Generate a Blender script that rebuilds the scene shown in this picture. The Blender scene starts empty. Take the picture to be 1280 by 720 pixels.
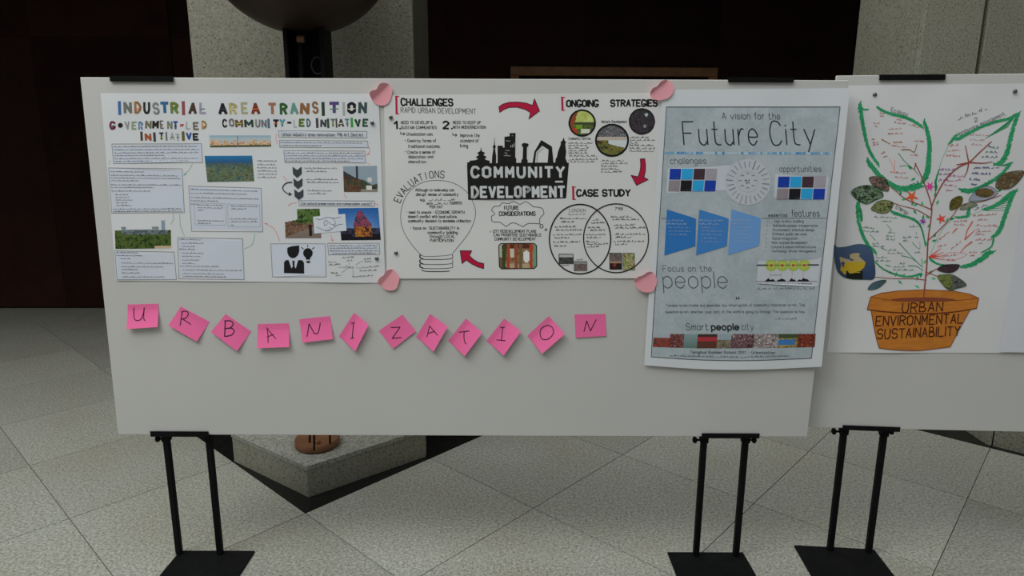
import bpy, bmesh, math, random
from mathutils import Vector, Matrix
random.seed(7)
S = bpy.context.scene
COL = S.collection
# ------------------------------------------------------------------ camera
FPX, PITCH, ROLL, YAW = 813.375, 0.2081, 0.0046, 0.0182
CAM = Vector((1.3199, -2.141, 1.4664))
fw = Vector((math.sin(YAW)*math.cos(PITCH), math.cos(YAW)*math.cos(PITCH), -math.sin(PITCH)))
rt0 = Vector((math.cos(YAW), -math.sin(YAW), 0)); up0 = rt0.cross(fw)
rt = math.cos(ROLL)*rt0 + math.sin(ROLL)*up0
up = -math.sin(ROLL)*rt0 + math.cos(ROLL)*up0
cd = bpy.data.cameras.new('camera'); cam = bpy.data.objects.new('camera', cd); COL.objects.link(cam)
cd.sensor_width = 36; cd.lens = FPX*36/1280; cd.clip_start = 0.05; cd.clip_end = 100
M = Matrix((rt, up, -fw)).transposed().to_4x4(); M.translation = CAM; cam.matrix_world = M
S.camera = cam
# ------------------------------------------------------------------ world, lights, exposure
W = bpy.data.worlds.new('world'); S.world = W; W.use_nodes = True
W.node_tree.nodes['Background'].inputs[0].default_value = (0.92, 0.97, 1.0, 1)
W.node_tree.nodes['Background'].inputs[1].default_value = 0.18
def area(name, loc, target, size, power, color):
    d = bpy.data.lights.new(name, 'AREA'); d.shape = 'SQUARE'; d.size = size; d.energy = power; d.color = color
    o = bpy.data.objects.new(name, d); COL.objects.link(o); o.location = loc
    o.rotation_euler = (Vector(target)-Vector(loc)).to_track_quat('-Z', 'Y').to_euler(); return o
area('skylight', (-0.6, -0.4, 6.5), (0.0, 0.3, 0.0), 8.5, 570, (0.98, 1.0, 0.99))
area('skylight', (-2.2, -2.6, 6.2), (0.8, 0.6, 1.2), 2.0, 110, (1.0, 0.99, 0.96))
S.view_settings.view_transform = 'Standard'; S.view_settings.look = 'None'
S.view_settings.exposure = -0.04; S.view_settings.gamma = 1.0; S.view_settings.use_curve_mapping = False
K = 0.55          # brightness at which a printed colour of the photograph is read back to a reflectance
# ------------------------------------------------------------------ helpers
def lin(c): c /= 255.0; return c/12.92 if c <= 0.04045 else ((c+0.055)/1.055)**2.4
def alb(c, k=None):
    k = k or K
    return tuple(min(0.93, lin(x)/k) for x in c[:3]) + (1.0,)
def tag(o, label=None, cat=None, group=None, kind=None):
    if label: o['label'] = label
    if cat: o['category'] = cat
    if group: o['group'] = group
    if kind: o['kind'] = kind
    return o
def empty(name, loc, *a, **k):
    o = bpy.data.objects.new(name, None); o.empty_display_size = 0.05; COL.objects.link(o); o.location = loc
    return tag(o, *a, **k)
def link(name, me, mat=None, parent=None):
    if mat and not me.materials: me.materials.append(mat)
    o = bpy.data.objects.new(name, me); COL.objects.link(o)
    if parent:
        o.parent = parent
        par = parent; T = Vector((0, 0, 0))
        while par: T = T + par.location; par = par.parent
        o.location = -T           # meshes are written in world coordinates
    return o
def recentre(o):
    vs = o.data.vertices
    c = sum((v.co for v in vs), Vector())/len(vs)
    z = min(v.co.z for v in vs); c = Vector((c.x, c.y, c.z))
    o.data.transform(Matrix.Translation(-c)); o.location = o.location + c
    return o
def bm_obj(name, bm, mat, parent=None, smooth=False):
    me = bpy.data.meshes.new(name); bmesh.ops.recalc_face_normals(bm, faces=bm.faces); bm.to_mesh(me); bm.free()
    if smooth:
        for f in me.polygons: f.use_smooth = True
    return link(name, me, mat, parent)
def add_box(bm, lo, hi, bev=0, frame=None):
    r = bmesh.ops.create_cube(bm, size=1.0)
    vs = r['verts']
    for v in vs:
        v.co = Vector((lo[i]+(v.co[i]+0.5)*(hi[i]-lo[i]) for i in range(3)))
    if bev:
        es = list({e for v in vs for e in v.link_edges})
        r = bmesh.ops.bevel(bm, geom=es, offset=bev, segments=1, affect='EDGES')
        vs = list({v for f in r['faces'] for v in f.verts} | {v for v in vs if v.is_valid})
    if frame:
        for v in vs: v.co = frame @ v.co
def add_prism(bm, pts, z0, z1):
    a = [bm.verts.new((x, y, z0)) for x, y in pts]; b = [bm.verts.new((x, y, z1)) for x, y in pts]
    n = len(pts)
    bm.faces.new(a[::-1]); bm.faces.new(b)
    for i in range(n): bm.faces.new((a[i], a[(i+1) % n], b[(i+1) % n], b[i]))
def add_tube(bm, p, q, r, n=16, r2=None):
    p, q = Vector(p), Vector(q); d = (q-p); R = d.to_track_quat('Z', 'Y').to_matrix().to_4x4(); R.translation = (p+q)/2
    bmesh.ops.create_cone(bm, cap_ends=True, segments=n, radius1=r, radius2=r if r2 is None else r2, depth=d.length, matrix=R)
def mat(name, color, rough=0.6, metal=0.0, spec=0.5):
    m = bpy.data.materials.new(name); m.use_nodes = True; b = m.node_tree.nodes['Principled BSDF']
    b.inputs['Base Color'].default_value = (*color[:3], 1); b.inputs['Roughness'].default_value = rough
    b.inputs['Metallic'].default_value = metal; b.inputs['Specular IOR Level'].default_value = spec
    return m
def noisy(name, c1, c2, scale, rough=0.5, metal=0.0, spec=0.5, bump=0.0, detail=4, perobj=0.0, fleck=None, fleck_at=(0.60, 0.68), fscale=170):
    m = mat(name, c1, rough, metal, spec); nt = m.node_tree; N = nt.nodes; L = nt.links; b = N['Principled BSDF']
    g = N.new('ShaderNodeNewGeometry')
    n = N.new('ShaderNodeTexNoise'); n.inputs['Scale'].default_value = scale; n.inputs['Detail'].default_value = detail
    L.new(g.outputs['Position'], n.inputs['Vector'])
    r = N.new('ShaderNodeValToRGB'); r.color_ramp.elements[0].position = 0.32; r.color_ramp.elements[1].position = 0.68
    r.color_ramp.elements[0].color = (*c1, 1); r.color_ramp.elements[1].color = (*c2, 1)
    L.new(n.outputs['Fac'], r.inputs['Fac']); out = r.outputs['Color']
    if fleck:
        n2 = N.new('ShaderNodeTexNoise'); n2.inputs['Scale'].default_value = fscale; n2.inputs['Detail'].default_value = 2
        L.new(g.outputs['Position'], n2.inputs['Vector'])
        r2 = N.new('ShaderNodeValToRGB'); r2.color_ramp.elements[0].position, r2.color_ramp.elements[1].position = fleck_at
        r2.color_ramp.elements[0].color = (0, 0, 0, 1); r2.color_ramp.elements[1].color = (1, 1, 1, 1)
        L.new(n2.outputs['Fac'], r2.inputs['Fac'])
        mx = N.new('ShaderNodeMixRGB'); mx.inputs['Color2'].default_value = (*fleck, 1)
        L.new(r2.outputs['Color'], mx.inputs['Fac']); L.new(out, mx.inputs['Color1']); out = mx.outputs['Color']
        n3 = N.new('ShaderNodeTexNoise'); n3.inputs['Scale'].default_value = 1.7; n3.inputs['Detail'].default_value = 3
        L.new(g.outputs['Position'], n3.inputs['Vector'])
        h = N.new('ShaderNodeMixRGB'); h.blend_type = 'MULTIPLY'; h.inputs['Fac'].default_value = 0.55
        r3 = N.new('ShaderNodeValToRGB'); r3.color_ramp.elements[0].position = 0.35; r3.color_ramp.elements[1].position = 0.65
        r3.color_ramp.elements[0].color = (0.86, 0.80, 0.72, 1); r3.color_ramp.elements[1].color = (1, 1, 1, 1)
        L.new(n3.outputs['Fac'], r3.inputs['Fac']); L.new(r3.outputs['Color'], h.inputs['Color2']); L.new(out, h.inputs['Color1']); out = h.outputs['Color']
    if perobj:
        oi = N.new('ShaderNodeObjectInfo'); mr = N.new('ShaderNodeMapRange')
        mr.inputs['To Min'].default_value = 1-perobj; mr.inputs['To Max'].default_value = 1+perobj
        L.new(oi.outputs['Random'], mr.inputs['Value'])
        vm = N.new('ShaderNodeVectorMath'); vm.operation = 'SCALE'; L.new(out, vm.inputs[0]); L.new(mr.outputs[0], vm.inputs['Scale']); out = vm.outputs[0]
    L.new(out, b.inputs['Base Color'])
    if bump:
        bp = N.new('ShaderNodeBump'); bp.inputs['Strength'].default_value = bump; bp.inputs['Distance'].default_value = 0.002
        L.new(n.outputs['Fac'], bp.inputs['Height']); L.new(bp.outputs['Normal'], b.inputs['Normal'])
    return m
GRAN = noisy('floor granite', (0.23, 0.235, 0.20), (0.41, 0.42, 0.375), 85, rough=0.5, spec=0.3, detail=4, perobj=0.09, fleck=(0.15, 0.15, 0.125), fleck_at=(0.52, 0.68), fscale=120)
GCOL = noisy('column granite', (0.21, 0.21, 0.165), (0.29, 0.29, 0.235), 90, rough=0.6, spec=0.2, detail=4, perobj=0.05, fleck=(0.08, 0.08, 0.065), fleck_at=(0.56, 0.68), fscale=120)
GROUT = mat('grout', (0.15, 0.125, 0.095), 0.9)
BLK = noisy('polished black granite', (0.006, 0.006, 0.006), (0.012, 0.012, 0.011), 40, rough=0.25, spec=0.3)
WALLM = noisy('dark red brown stone', (0.024, 0.0095, 0.0075), (0.034, 0.0125, 0.0095), 5, rough=0.5, spec=0.08, perobj=0.3)
WALLD = mat('wall joint', (0.004, 0.003, 0.003), 0.8, spec=0.1)
FOAM = noisy('foam board face', (0.61, 0.615, 0.59), (0.63, 0.635, 0.61), 3, rough=0.75, spec=0.15)
STEEL = noisy('black painted steel', (0.0035, 0.004, 0.004), (0.006, 0.0065, 0.0065), 30, rough=0.55, spec=0.12)
BRONZE = noisy('dark bronze', (0.05, 0.033, 0.026), (0.085, 0.055, 0.042), 4, rough=0.5, metal=0.6, bump=0.3)
COPPER = noisy('copper brown bronze', (0.20, 0.085, 0.042), (0.28, 0.125, 0.06), 14, rough=0.4, metal=0.3)
WOOD = noisy('varnished wood', (0.19, 0.085, 0.03), (0.27, 0.12, 0.045), 12, rough=0.5)
STUD = mat('grey steel tack', (0.16, 0.17, 0.18), 0.35, 0.8)
CEIL = mat('plaster soffit', (0.25, 0.24, 0.22), 0.9)
TRIM = noisy('dull bronze cladding', (0.07, 0.066, 0.045), (0.09, 0.085, 0.06), 20, rough=0.5, metal=0.3)
RUST = mat('rusty joint strip', (0.12, 0.06, 0.03), 0.8)
INKM = bpy.data.materials.new('printed ink'); INKM.use_nodes = True
_b = INKM.node_tree.nodes['Principled BSDF']; _b.inputs['Roughness'].default_value = 0.6; _b.inputs['Specular IOR Level'].default_value = 0.2
_a = INKM.node_tree.nodes.new('ShaderNodeAttribute'); _a.attribute_name = 'Col'; INKM.node_tree.links.new(_a.outputs['Color'], _b.inputs['Base Color'])
def paper(name, c): return noisy(name, tuple(x*0.98 for x in c), c, 6, rough=0.7, spec=0.15)
# --- pixel rays onto real planes of the place
def ray(px, py): return (px-640)/FPX*rt - (py-360)/FPX*up + fw
def on_plane(px, py, P0, n):
    d = ray(px, py); return CAM + d*((P0-CAM).dot(n)/d.dot(n))
def at_y(px, py, y): return on_plane(px, py, Vector((0, y, 0)), Vector((0, 1, 0)))
def at_z(px, py, z=0.0): return on_plane(px, py, Vector((0, 0, z)), Vector((0, 0, 1)))
class Plane:
    def __init__(s, P0, yaw):
        s.P0 = Vector(P0); s.n = Vector((math.sin(yaw), -math.cos(yaw), 0)); s.a = Vector((math.cos(yaw), math.sin(yaw), 0))
    def at(s, px, py, off=0.0): return on_plane(px, py, s.P0, s.n) + s.n*off
B1 = Plane((0, 0, 0), -0.0158)
B2 = Plane((2.36, 0.015, 0), -0.101)
# ------------------------------------------------------------------ floor
TH = 0.8094; S1, S2, O1, O2 = 0.6614, 0.6716, 0.8253, 1.2493
TA = Vector((math.cos(TH), math.sin(TH))); TB = Vector((-math.sin(TH), math.cos(TH)))
def grid(i, j):   # i along TA (family 2 lines), j along -TB (family 1 lines)
    return TA*(O2+i*S2) - TB*(O1+j*S1)
YB = 3.385
bm = bmesh.new(); add_box(bm, (-9, -6, -0.08), (10, 4.3, -0.006))
floor = tag(bm_obj('floor', bm, GROUT), 'grey speckled granite floor laid in large diagonal tiles', kind='structure')
def clip(poly, f):
    out = []
    for k in range(len(poly)):
        p, q = poly[k], poly[(k+1) % len(poly)]; a, b = f(p), f(q)
        if a >= 0: out.append(p)
        if a*b < 0: out.append(p+(q-p)*(a/(a-b)))
    return out
g = 0.0017
cells = []
tile_me = None
for i in range(-10, 12):
    for j in range(-10, 12):
        if -1 <= i < 2 and -4 <= j < -1: continue
        if 3 <= i < 7 and 1 <= j < 5: continue
        c = [grid(i, j), grid(i+1, j), grid(i+1, j+1), grid(i, j+1)]; m = sum(c, Vector((0, 0)))/4
        if not (-5.2 < m.x < 7.0 and -1.4 < m.y < YB+0.45): continue
        if m.y < 0.5 and (m.x < -3.0 or m.x > 5): continue
        q = [m + (v-m)*(1-2*g/S1) for v in c]
        q2 = clip(q, lambda v: YB-0.003-v.y)
        if len(q2) < 3: continue
        full = len(q2) == 4 and all(v.y < YB-0.004 for v in q)
        if full and tile_me:
            o = link('floor_tile', tile_me, None, floor); o.location = (m.x, m.y, 0)
            continue
        bm = bmesh.new(); add_prism(bm, [(v.x-m.x, v.y-m.y) for v in q2], -0.006, 0.0)
        o = bm_obj('floor_tile', bm, GRAN, floor); o.location = (m.x, m.y, 0)
        if full: tile_me = o.data
for k in range(14):
    x0 = -6.2+k*0.95
    bm = bmesh.new(); add_box(bm, (x0+0.003, YB+0.003, -0.006), (x0+0.947, 3.874, 0.0)); bm_obj('border_tile', bm, GRAN, floor)
def far(poly): 
    bm = bmesh.new(); add_prism(bm, poly, -0.0061, -0.001)
    return bm
# black polished inlays below the columns
for nm, (i0, i1, j0, j1) in (('black_inlay', (-1, 2, -4, -1)), ('black_inlay', (3, 7, 1, 5))):
    c = [grid(i0, j0), grid(i1, j0), grid(i1, j1), grid(i0, j1)]; c = clip(c, lambda v: 3.3-v.y)
    m = sum(c, Vector((0, 0)))/len(c)
    bm = bmesh.new(); add_prism(bm, [(v.x, v.y) for v in [m+(u-m)*0.998 for u in c]], -0.006, 0.001); o = bm_obj('black_inlay', bm, BLK, floor)
    o['label'] = 'polished black stone inlay'
# ------------------------------------------------------------------ back wall, soffit
bm = bmesh.new(); add_box(bm, (-9, 3.90, 0), (10, 4.1, 2.89))
wall = tag(bm_obj('wall_back', bm, WALLD), 'very dark red-brown stone clad back wall', kind='structure')
pw, ph = 1.2, 2.4
for i in range(12):
    for k in range(2):
        x0 = -6.35+i*pw; z0 = 0.012+k*ph; ph_ = min(ph, 2.88-z0); dy = 0.0 if x0 < -2.6 else 0.012
        bm = bmesh.new(); add_box(bm, (x0+0.001, 3.876+dy, z0), (x0+pw-0.001, 3.90, z0+ph_-0.002)); bm_obj('wall_panel', bm, WALLM, wall)
bm = bmesh.new(); add_prism(bm, [(-9, 0.9), (-0.75, 0.9), (-0.75, 2.35), (10, 2.35), (10, 4.1), (-9, 4.1)], 2.9, 3.4); tag(bm_obj('ceiling', bm, CEIL), 'plaster soffit over the back of the hall', kind='structure')
# ------------------------------------------------------------------ granite columns and plinths
pl, pr = at_y(237, 50, 0.85).x, at_y(515.5, 50, 0.85).x
col1 = empty('granite_column', ((pl+pr)/2, 1.17, 0), 'speckled granite column behind the dark bronze globe, left of centre', 'column')
bm = bmesh.new(); add_box(bm, (pl+0.05, 0.90, 0.001), (pr-0.05, 1.45, 4.9)); bm_obj('column_core', bm, BLK, col1)
for z0, z1 in ((0.15, 1.28), (1.285, 3.4), (3.405, 4.9)):
    ch = 0.04
    bm = bmesh.new(); add_prism(bm, [(pl, 0.85+ch*0.2), (pl+ch*0.2, 0.85), (pr-ch*.2, 0.85), (pr, 0.85+ch*.2), (pr, 0.885), (pl, 0.885)], z0, z1); bm_obj('front_panel', bm, GCOL, col1)
    for xa, xb, nm in ((pr-0.035, pr, 'side_panel'), (pl, pl+0.035, 'side_panel')):
        bm = bmesh.new(); add_box(bm, (xa, 0.889, z0), (xb, 1.16, z1)); bm_obj(nm, bm, TRIM, col1)
        bm = bmesh.new(); add_box(bm, (xa, 1.175, z0), (xb, 1.50, z1)); bm_obj(nm, bm, TRIM, col1)
pts = [(0.495, 0.430), (0.955, 0.807), (0.955, 0.846), (0.044, 0.846), (0.044, 0.765)]
plinth = empty('granite_plinth', (0.5, 0.65, 0), 'low pointed granite plinth under the copper disc, seen below the long board', 'plinth')
bm = bmesh.new(); add_prism(bm, pts, 0.001, 0.126); bm_obj('plinth_body', bm, GCOL, plinth)
cx, cy = 0.5, 0.68
bm = bmesh.new(); add_prism(bm, [(cx+(x-cx)*1.012, cy+(y-cy)*1.012 if y < 0.84 else 0.846) for x, y in pts], 0.127, 0.146); bm_obj('plinth_top', bm, GRAN, plinth)
# right column and plinth
cl, cj = at_y(1153, 50, 1.6).x, at_y(1228, 50, 1.6).x
col2 = empty('granite_column', (4.3, 2.0, 0), 'granite column of two panels with a rusty upright joint at the far right', 'column')
bm = bmesh.new(); add_box(bm, (cl+0.04, 1.645, 0.001), (5.1, 2.3, 4.9)); bm_obj('column_core', bm, BLK, col2)
for xa, xb in ((cl, cj-0.014), (cj+0.014, 5.12)):
    for z0, z1 in ((0.15, 1.28), (1.285, 3.4), (3.405, 4.9)):
        bm = bmesh.new(); add_box(bm, (xa, 1.6, z0), (xb, 1.644, z1), bev=0.002); bm_obj('front_panel', bm, GCOL, col2)
bm = bmesh.new(); add_box(bm, (cj-0.013, 1.612, 0.15), (cj-0.004, 1.644, 4.9)); o = bm_obj('joint_strip', bm, RUST, col2); o['label'] = 'rusty strip in the upright joint'
bm = bmesh.new(); add_box(bm, (cl, 1.646, 0.15), (cl+0.038, 2.3, 4.9)); bm_obj('side_panel', bm, GCOL, col2)
pl2 = empty('granite_plinth', (4.4, 0.9, 0), 'low granite plinth peeking out under the right-hand board', 'plinth')
e = Vector((0.724, -0.690)); nrm = Vector((0.690, 0.724)); s0 = Vector((3.808, 0.912))+nrm*0.012
jv = s0+e*0.012
for nm, a, b in (('plinth_block', s0, s0+e*0.02), ('plinth_block', s0+e*0.026, s0+e*1.1), ('plinth_block', s0+e*1.104, s0+e*1.9)):
    bm = bmesh.new(); q = [a, b, b+nrm*0.5, a+nrm*0.5]
    if nm == 'plinth_block' and a is s0: q = [a, b, b+nrm*0.5, Vector((3.835, 1.22))]
    add_prism(bm, [(v.x, v.y) for v in q], 0.001, 0.15); bm_obj(nm, bm, GCOL, pl2)
# ------------------------------------------------------------------ globe sculpture
sc_y = 0.41
c0 = at_y(371, 40, sc_y); ctr = at_y(371, -86, sc_y); R = at_y(371+126, -86, sc_y).x-ctr.x
ctr.z = c0.z+R*0.985
dc = at_z(397, 556, 0.146); drad = (at_z(425, 556, 0.15)-at_z(370, 556, 0.15)).length/2
sculp = empty('globe_sculpture', (dc.x, dc.y, 0.146), 'big dark bronze globe on a post above a round copper-brown foot', 'sculpture')
bm = bmesh.new()
bmesh.ops.create_uvsphere(bm, u_segments=64, v_segments=40, radius=R, matrix=Matrix.Translation(ctr)); bm_obj('globe', bm, BRONZE, sculp, True)
bm = bmesh.new(); n = 48
prof = [(0.0, 0.1465), (drad*0.93, 0.1465), (drad, 0.155), (drad, 0.178), (drad*0.975, 0.1835), (0, 0.186)]
rings = [[bm.verts.new((dc.x+r*math.cos(2*math.pi*k/n), dc.y+r*math.sin(2*math.pi*k/n), z)) for k in range(n)] for r, z in prof[1:5]]
for a, b in zip(rings, rings[1:]):
    for k in range(n): bm.faces.new((a[k], a[(k+1) % n], b[(k+1) % n], b[k]))
bm.faces.new(rings[0][::-1]); bm.faces.new(rings[-1]); o = bm_obj('foot_disc', bm, COPPER, sculp)
for p_ in o.data.polygons: p_.use_smooth = len(p_.vertices) == 4 and abs(p_.normal.z) < 0.3
pa, pb = at_y(363, 97, sc_y), at_y(412, 97, sc_y); px_ = (pa.x+pb.x)/2; hw = (pb.x-pa.x)/2
zt = ctr.z-math.sqrt(max(0, R*R-hw*hw))*0.97
bm = bmesh.new()
for s in (-1, 1): add_box(bm, (px_+s*hw-(0.016 if s > 0 else 0), sc_y-0.06, 1.32), (px_+s*hw+(0.016 if s < 0 else 0), sc_y+0.06, zt+0.03), bev=0.002)
add_box(bm, (px_-hw+0.016, sc_y+0.02, 1.32), (px_+hw-0.016, sc_y+0.05, zt+0.03))
add_box(bm, (px_-hw+0.016, sc_y-0.05, 1.30), (px_+hw-0.016, sc_y+0.05, 1.34))
bm_obj('post_bracket', bm, STEEL, sculp)
bm = bmesh.new(); add_tube(bm, (px_-0.02, sc_y-0.03, 1.3), (px_-0.02, sc_y-0.03, zt), 0.012); b2 = at_y(378, 50, sc_y-0.03)
bm_obj('inner_rod', bm, STEEL, sculp)
bm = bmesh.new(); add_tube(bm, (b2.x-0.012, sc_y-0.05, b2.z), (b2.x+0.014, sc_y-0.05, b2.z), 0.013, 12); bm_obj('bolt', bm, COPPER, sculp)
bm = bmesh.new(); q0 = at_y(397, 82, sc_y-0.04)
for k in range(12):
    a0, a1 = k*math.pi/6, (k+1)*math.pi/6
    add_tube(bm, (q0.x+0.022*math.cos(a0), sc_y-0.04, q0.z+0.03*math.sin(a0)), (q0.x+0.022*math.cos(a1), sc_y-0.04, q0.z+0.03*math.sin(a1)), 0.003, 6)
bm_obj('wire_loop', bm, BRONZE, sculp)
for (x, y) in ((387, 552), (392.5, 561), (412.5, 553)):
    q = at_z(x, y, 0.186); top = 1.31
    bm = bmesh.new(); add_tube(bm, (q.x, q.y, 0.18), (px_+(q.x-dc.x)*0.5, sc_y+(q.y-dc.y)*0.3, top), 0.0045, 10); bm_obj('rod', bm, STEEL, sculp)
q = at_z(397, 554, 0.186); bm = bmesh.new(); add_tube(bm, (q.x, q.y, 0.18), (q.x, q.y, 0.20), 0.012, 6); bm_obj('nut', bm, COPPER, sculp)
# ------------------------------------------------------------------ framed notice board on back wall
f0, f1 = at_y(638, 84, 3.82), at_y(897, 84, 3.82); zf = (f0.z+f1.z)/2
nb = empty('notice_board', ((f0.x+f1.x)/2, 3.84, zf-1.2), 'wide brown wooden framed board on the dark wall, only its top rail showing', 'notice board')
x0, x1 = f0.x, f1.x; T = 0.075
for nm, lo, hi in (('frame_rail', (x0, 3.80, zf-T), (x1, 3.875, zf)), ('frame_rail', (x0, 3.80, zf-1.2), (x1, 3.875, zf-1.2+T)),
                   ('frame_stile', (x0, 3.80, zf-1.2+T+.001), (x0+T, 3.875, zf-T-.001)), ('frame_stile', (x1-T, 3.80, zf-1.2+T+.001), (x1, 3.875, zf-T-.001))):
    bm = bmesh.new(); add_box(bm, lo, hi, bev=0.004); bm_obj(nm, bm, WOOD, nb)
bm = bmesh.new(); add_box(bm, (x0+T, 3.85, zf-1.2+T), (x1-T, 3.86, zf-T)); bm_obj('panel', bm, WALLD, nb)
# ------------------------------------------------------------------ boards
def slab(name, P, corners, th, m):
    f = [P.at(*c) for c in corners]; b = [v-P.n*th for v in f]
    bm = bmesh.new(); vs = [bm.verts.new(v) for v in f+b]
    bm.faces.new(vs[:4]); bm.faces.new(vs[4:][::-1])
    for i in range(4): bm.faces.new((vs[i], vs[i+4], vs[(i+1) % 4+4], vs[(i+1) % 4]))
    bmesh.ops.bevel(bm, geom=list(bm.edges), offset=0.0012, segments=1, affect='EDGES')
    return bm_obj(name, bm, m)
board1 = recentre(tag(slab('foam_board', B1, [(100, 96.5), (1061, 100.5), (1009, 546), (147.5, 543)], 0.010, FOAM),
    'long white foam board in front, carrying the pink note letters', 'display board'))
l0, l1 = B2.at(1046, 94.5), B2.at(1280, 92); lb0, lb1 = B2.at(1018, 534.5), B2.at(1280, 540)
def ext(a, b, L): return a+(b-a)*(L/(b-a).length)
tl, bl = l0, Vector((l0.x, l0.y, lb0.z)); tr, br = ext(l0, l1, 2.4), ext(lb0, lb1, 2.4)
bm = bmesh.new(); f = [tl, tr, br, bl]; b = [v-B2.n*0.010 for v in f]; vs = [bm.verts.new(v) for v in f+b]
bm.faces.new(vs[:4]); bm.faces.new(vs[4:][::-1])
for i in range(4): bm.faces.new((vs[i], vs[i+4], vs[(i+1) % 4+4], vs[(i+1) % 4]))
bmesh.ops.bevel(bm, geom=list(bm.edges), offset=0.0012, segments=1, affect='EDGES')
board2 = recentre(tag(bm_obj('foam_board', bm, FOAM), 'white foam board behind at the right, carrying the potted plant poster', 'display board'))
# ------------------------------------------------------------------ stands
def stand(P, label, chan, tclip, poles, plate, knobs, zb):
    """chan/tclip = (x0, x1, y0, y1) photo extents on the board plane; poles = [(top px, bottom px)...]"""
    a = P.at(chan[0], chan[2]); b = P.at(chan[1], chan[2])
    base = at_z((plate[0]+plate[1])/2, plate[2])
    st = empty('display_stand', (base.x, base.y, 0), label, 'stand', 'black steel stands holding the boards')
    ang = math.atan2(P.a.y, P.a.x)
    F = Matrix((( P.a.x, -P.n.x, 0, 0), (P.a.y, -P.n.y, 0, 0), (0, 0, 1, 0), (0, 0, 0, 1)))
    def loc(v): return ((v-P.P0).dot(P.a), (v-P.P0).dot(-P.n), v.z)
    F = Matrix.Translation(Vector((P.P0.x, P.P0.y, 0))) @ F
    xa, _, za = loc(P.at(chan[0], chan[2])); xb = loc(P.at(chan[1], chan[2]))[0]; zl = loc(P.at(chan[0], chan[3]))[2]
    bm = bmesh.new()
    add_box(bm, (xa, -0.006, zl), (xb, -0.003, za), 0, F); add_box(bm, (xa, -0.003, zl), (xb, 0.0145, zb-0.0015), 0, F)
    add_box(bm, (xa, 0.0125, zb-0.0015), (xb, 0.0145, za+0.01), 0, F)
    bm_obj('bottom_channel', bm, STEEL, st)
    xc = loc(P.at(tclip[0], tclip[2]))[0]; xd = loc(P.at(tclip[1], tclip[2]))[0]; zt1 = loc(P.at(tclip[0], tclip[2]))[2]; zt0 = loc(P.at(tclip[0], tclip[3]))[2]
    bm = bmesh.new()
    add_box(bm, (xc, -0.006, zt0), (xd, -0.003, zt1), 0, F); add_box(bm, (xc, -0.003, zt1-0.003), (xd, 0.0145, zt1), 0, F)
    add_box(bm, (xc, 0.0125, zt0-0.02), (xd, 0.0145, zt1-0.003), 0, F)
    bm_obj('top_clip', bm, STEEL, st)
    for (tx, ty), (bx, by) in poles:
        X = (loc(P.at(tx, ty))[0]+loc(P.at(bx, by))[0])/2; Xt = loc(P.at(tx, ty))[0]; Xb = loc(P.at(bx, by))[0]
        bm = bmesh.new(); add_box(bm, (X-0.0105, 0.0165, 0.008), (X+0.0105, 0.0365, zt1-0.0035), 0.003, F); bm_obj('pole', bm, STEEL, st)
        bm = bmesh.new(); add_box(bm, (X-0.0138, 0.0147, zl-0.030), (X+0.0138, 0.0400, zl+0.012), 0.002, F); bm_obj('pole_collar', bm, STEEL, st)
    for kx, ky in knobs:
        v = loc(P.at(kx-(1.5 if kx < (chan[0]+chan[1])/2 else -0.5), ky+4, -0.03)); bm = bmesh.new()
        bmesh.ops.create_uvsphere(bm, u_segments=16, v_segments=10, radius=1.0, matrix=Matrix.Translation((v[0], 0.03, v[2])) @ Matrix.Diagonal((0.0085, 0.012, 0.0125, 1))); s = 1 if kx < (chan[0]+chan[1])/2 else -1
        add_tube(bm, (v[0], 0.03, v[2]), (v[0]+s*0.026, 0.03, v[2]), 0.004, 8)
        for w in bm.verts: w.co = F @ w.co
        bm_obj('knob', bm, STEEL, st)
    pa = at_z(plate[0], plate[2], 0.008); pb = at_z(plate[1], plate[2], 0.008)
    y1 = max(pa.y, pb.y, 0.06 if False else pa.y)
    xa, xb = loc(pa)[0], loc(pb)[0]
    bm = bmesh.new(); add_box(bm, (xa, -0.40, 0.0005), (xb, 0.046, 0.008), 0.0015, F); bm_obj('base_plate', bm, STEEL, st)
    return st
stand(B1, 'black steel stand at the left end of the long board', (188.5, 261, 538.5, 545), (138, 217, 95, 102), [((203.5, 548), (219, 698)), ((257, 548), (271, 698))], (217.5, 313, 697), [(193, 549)], B1.at(147.5, 543).z)
stand(B1, 'black steel stand at the right end of the long board, second of the three', (877, 949, 541, 547), (910, 991.5, 96.8, 103), [((883, 550), (872.5, 695)), ((935.5, 550), (923, 695))], (836, 931, 694), [(873, 550.5), (946, 550.5)], B1.at(1009, 546).z)
stand(B2, 'black steel stand under the right-hand board, rightmost of the three', (1053, 1125, 530.8, 536.5), (1099, 1181, 93.5, 100.5), [((1058, 540), (1042, 691)), ((1109, 540), (1091, 691))], (998, 1096, 690.5), [(1048, 539.5), (1119, 539.5)], B2.at(1090, 536.8).z)
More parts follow.
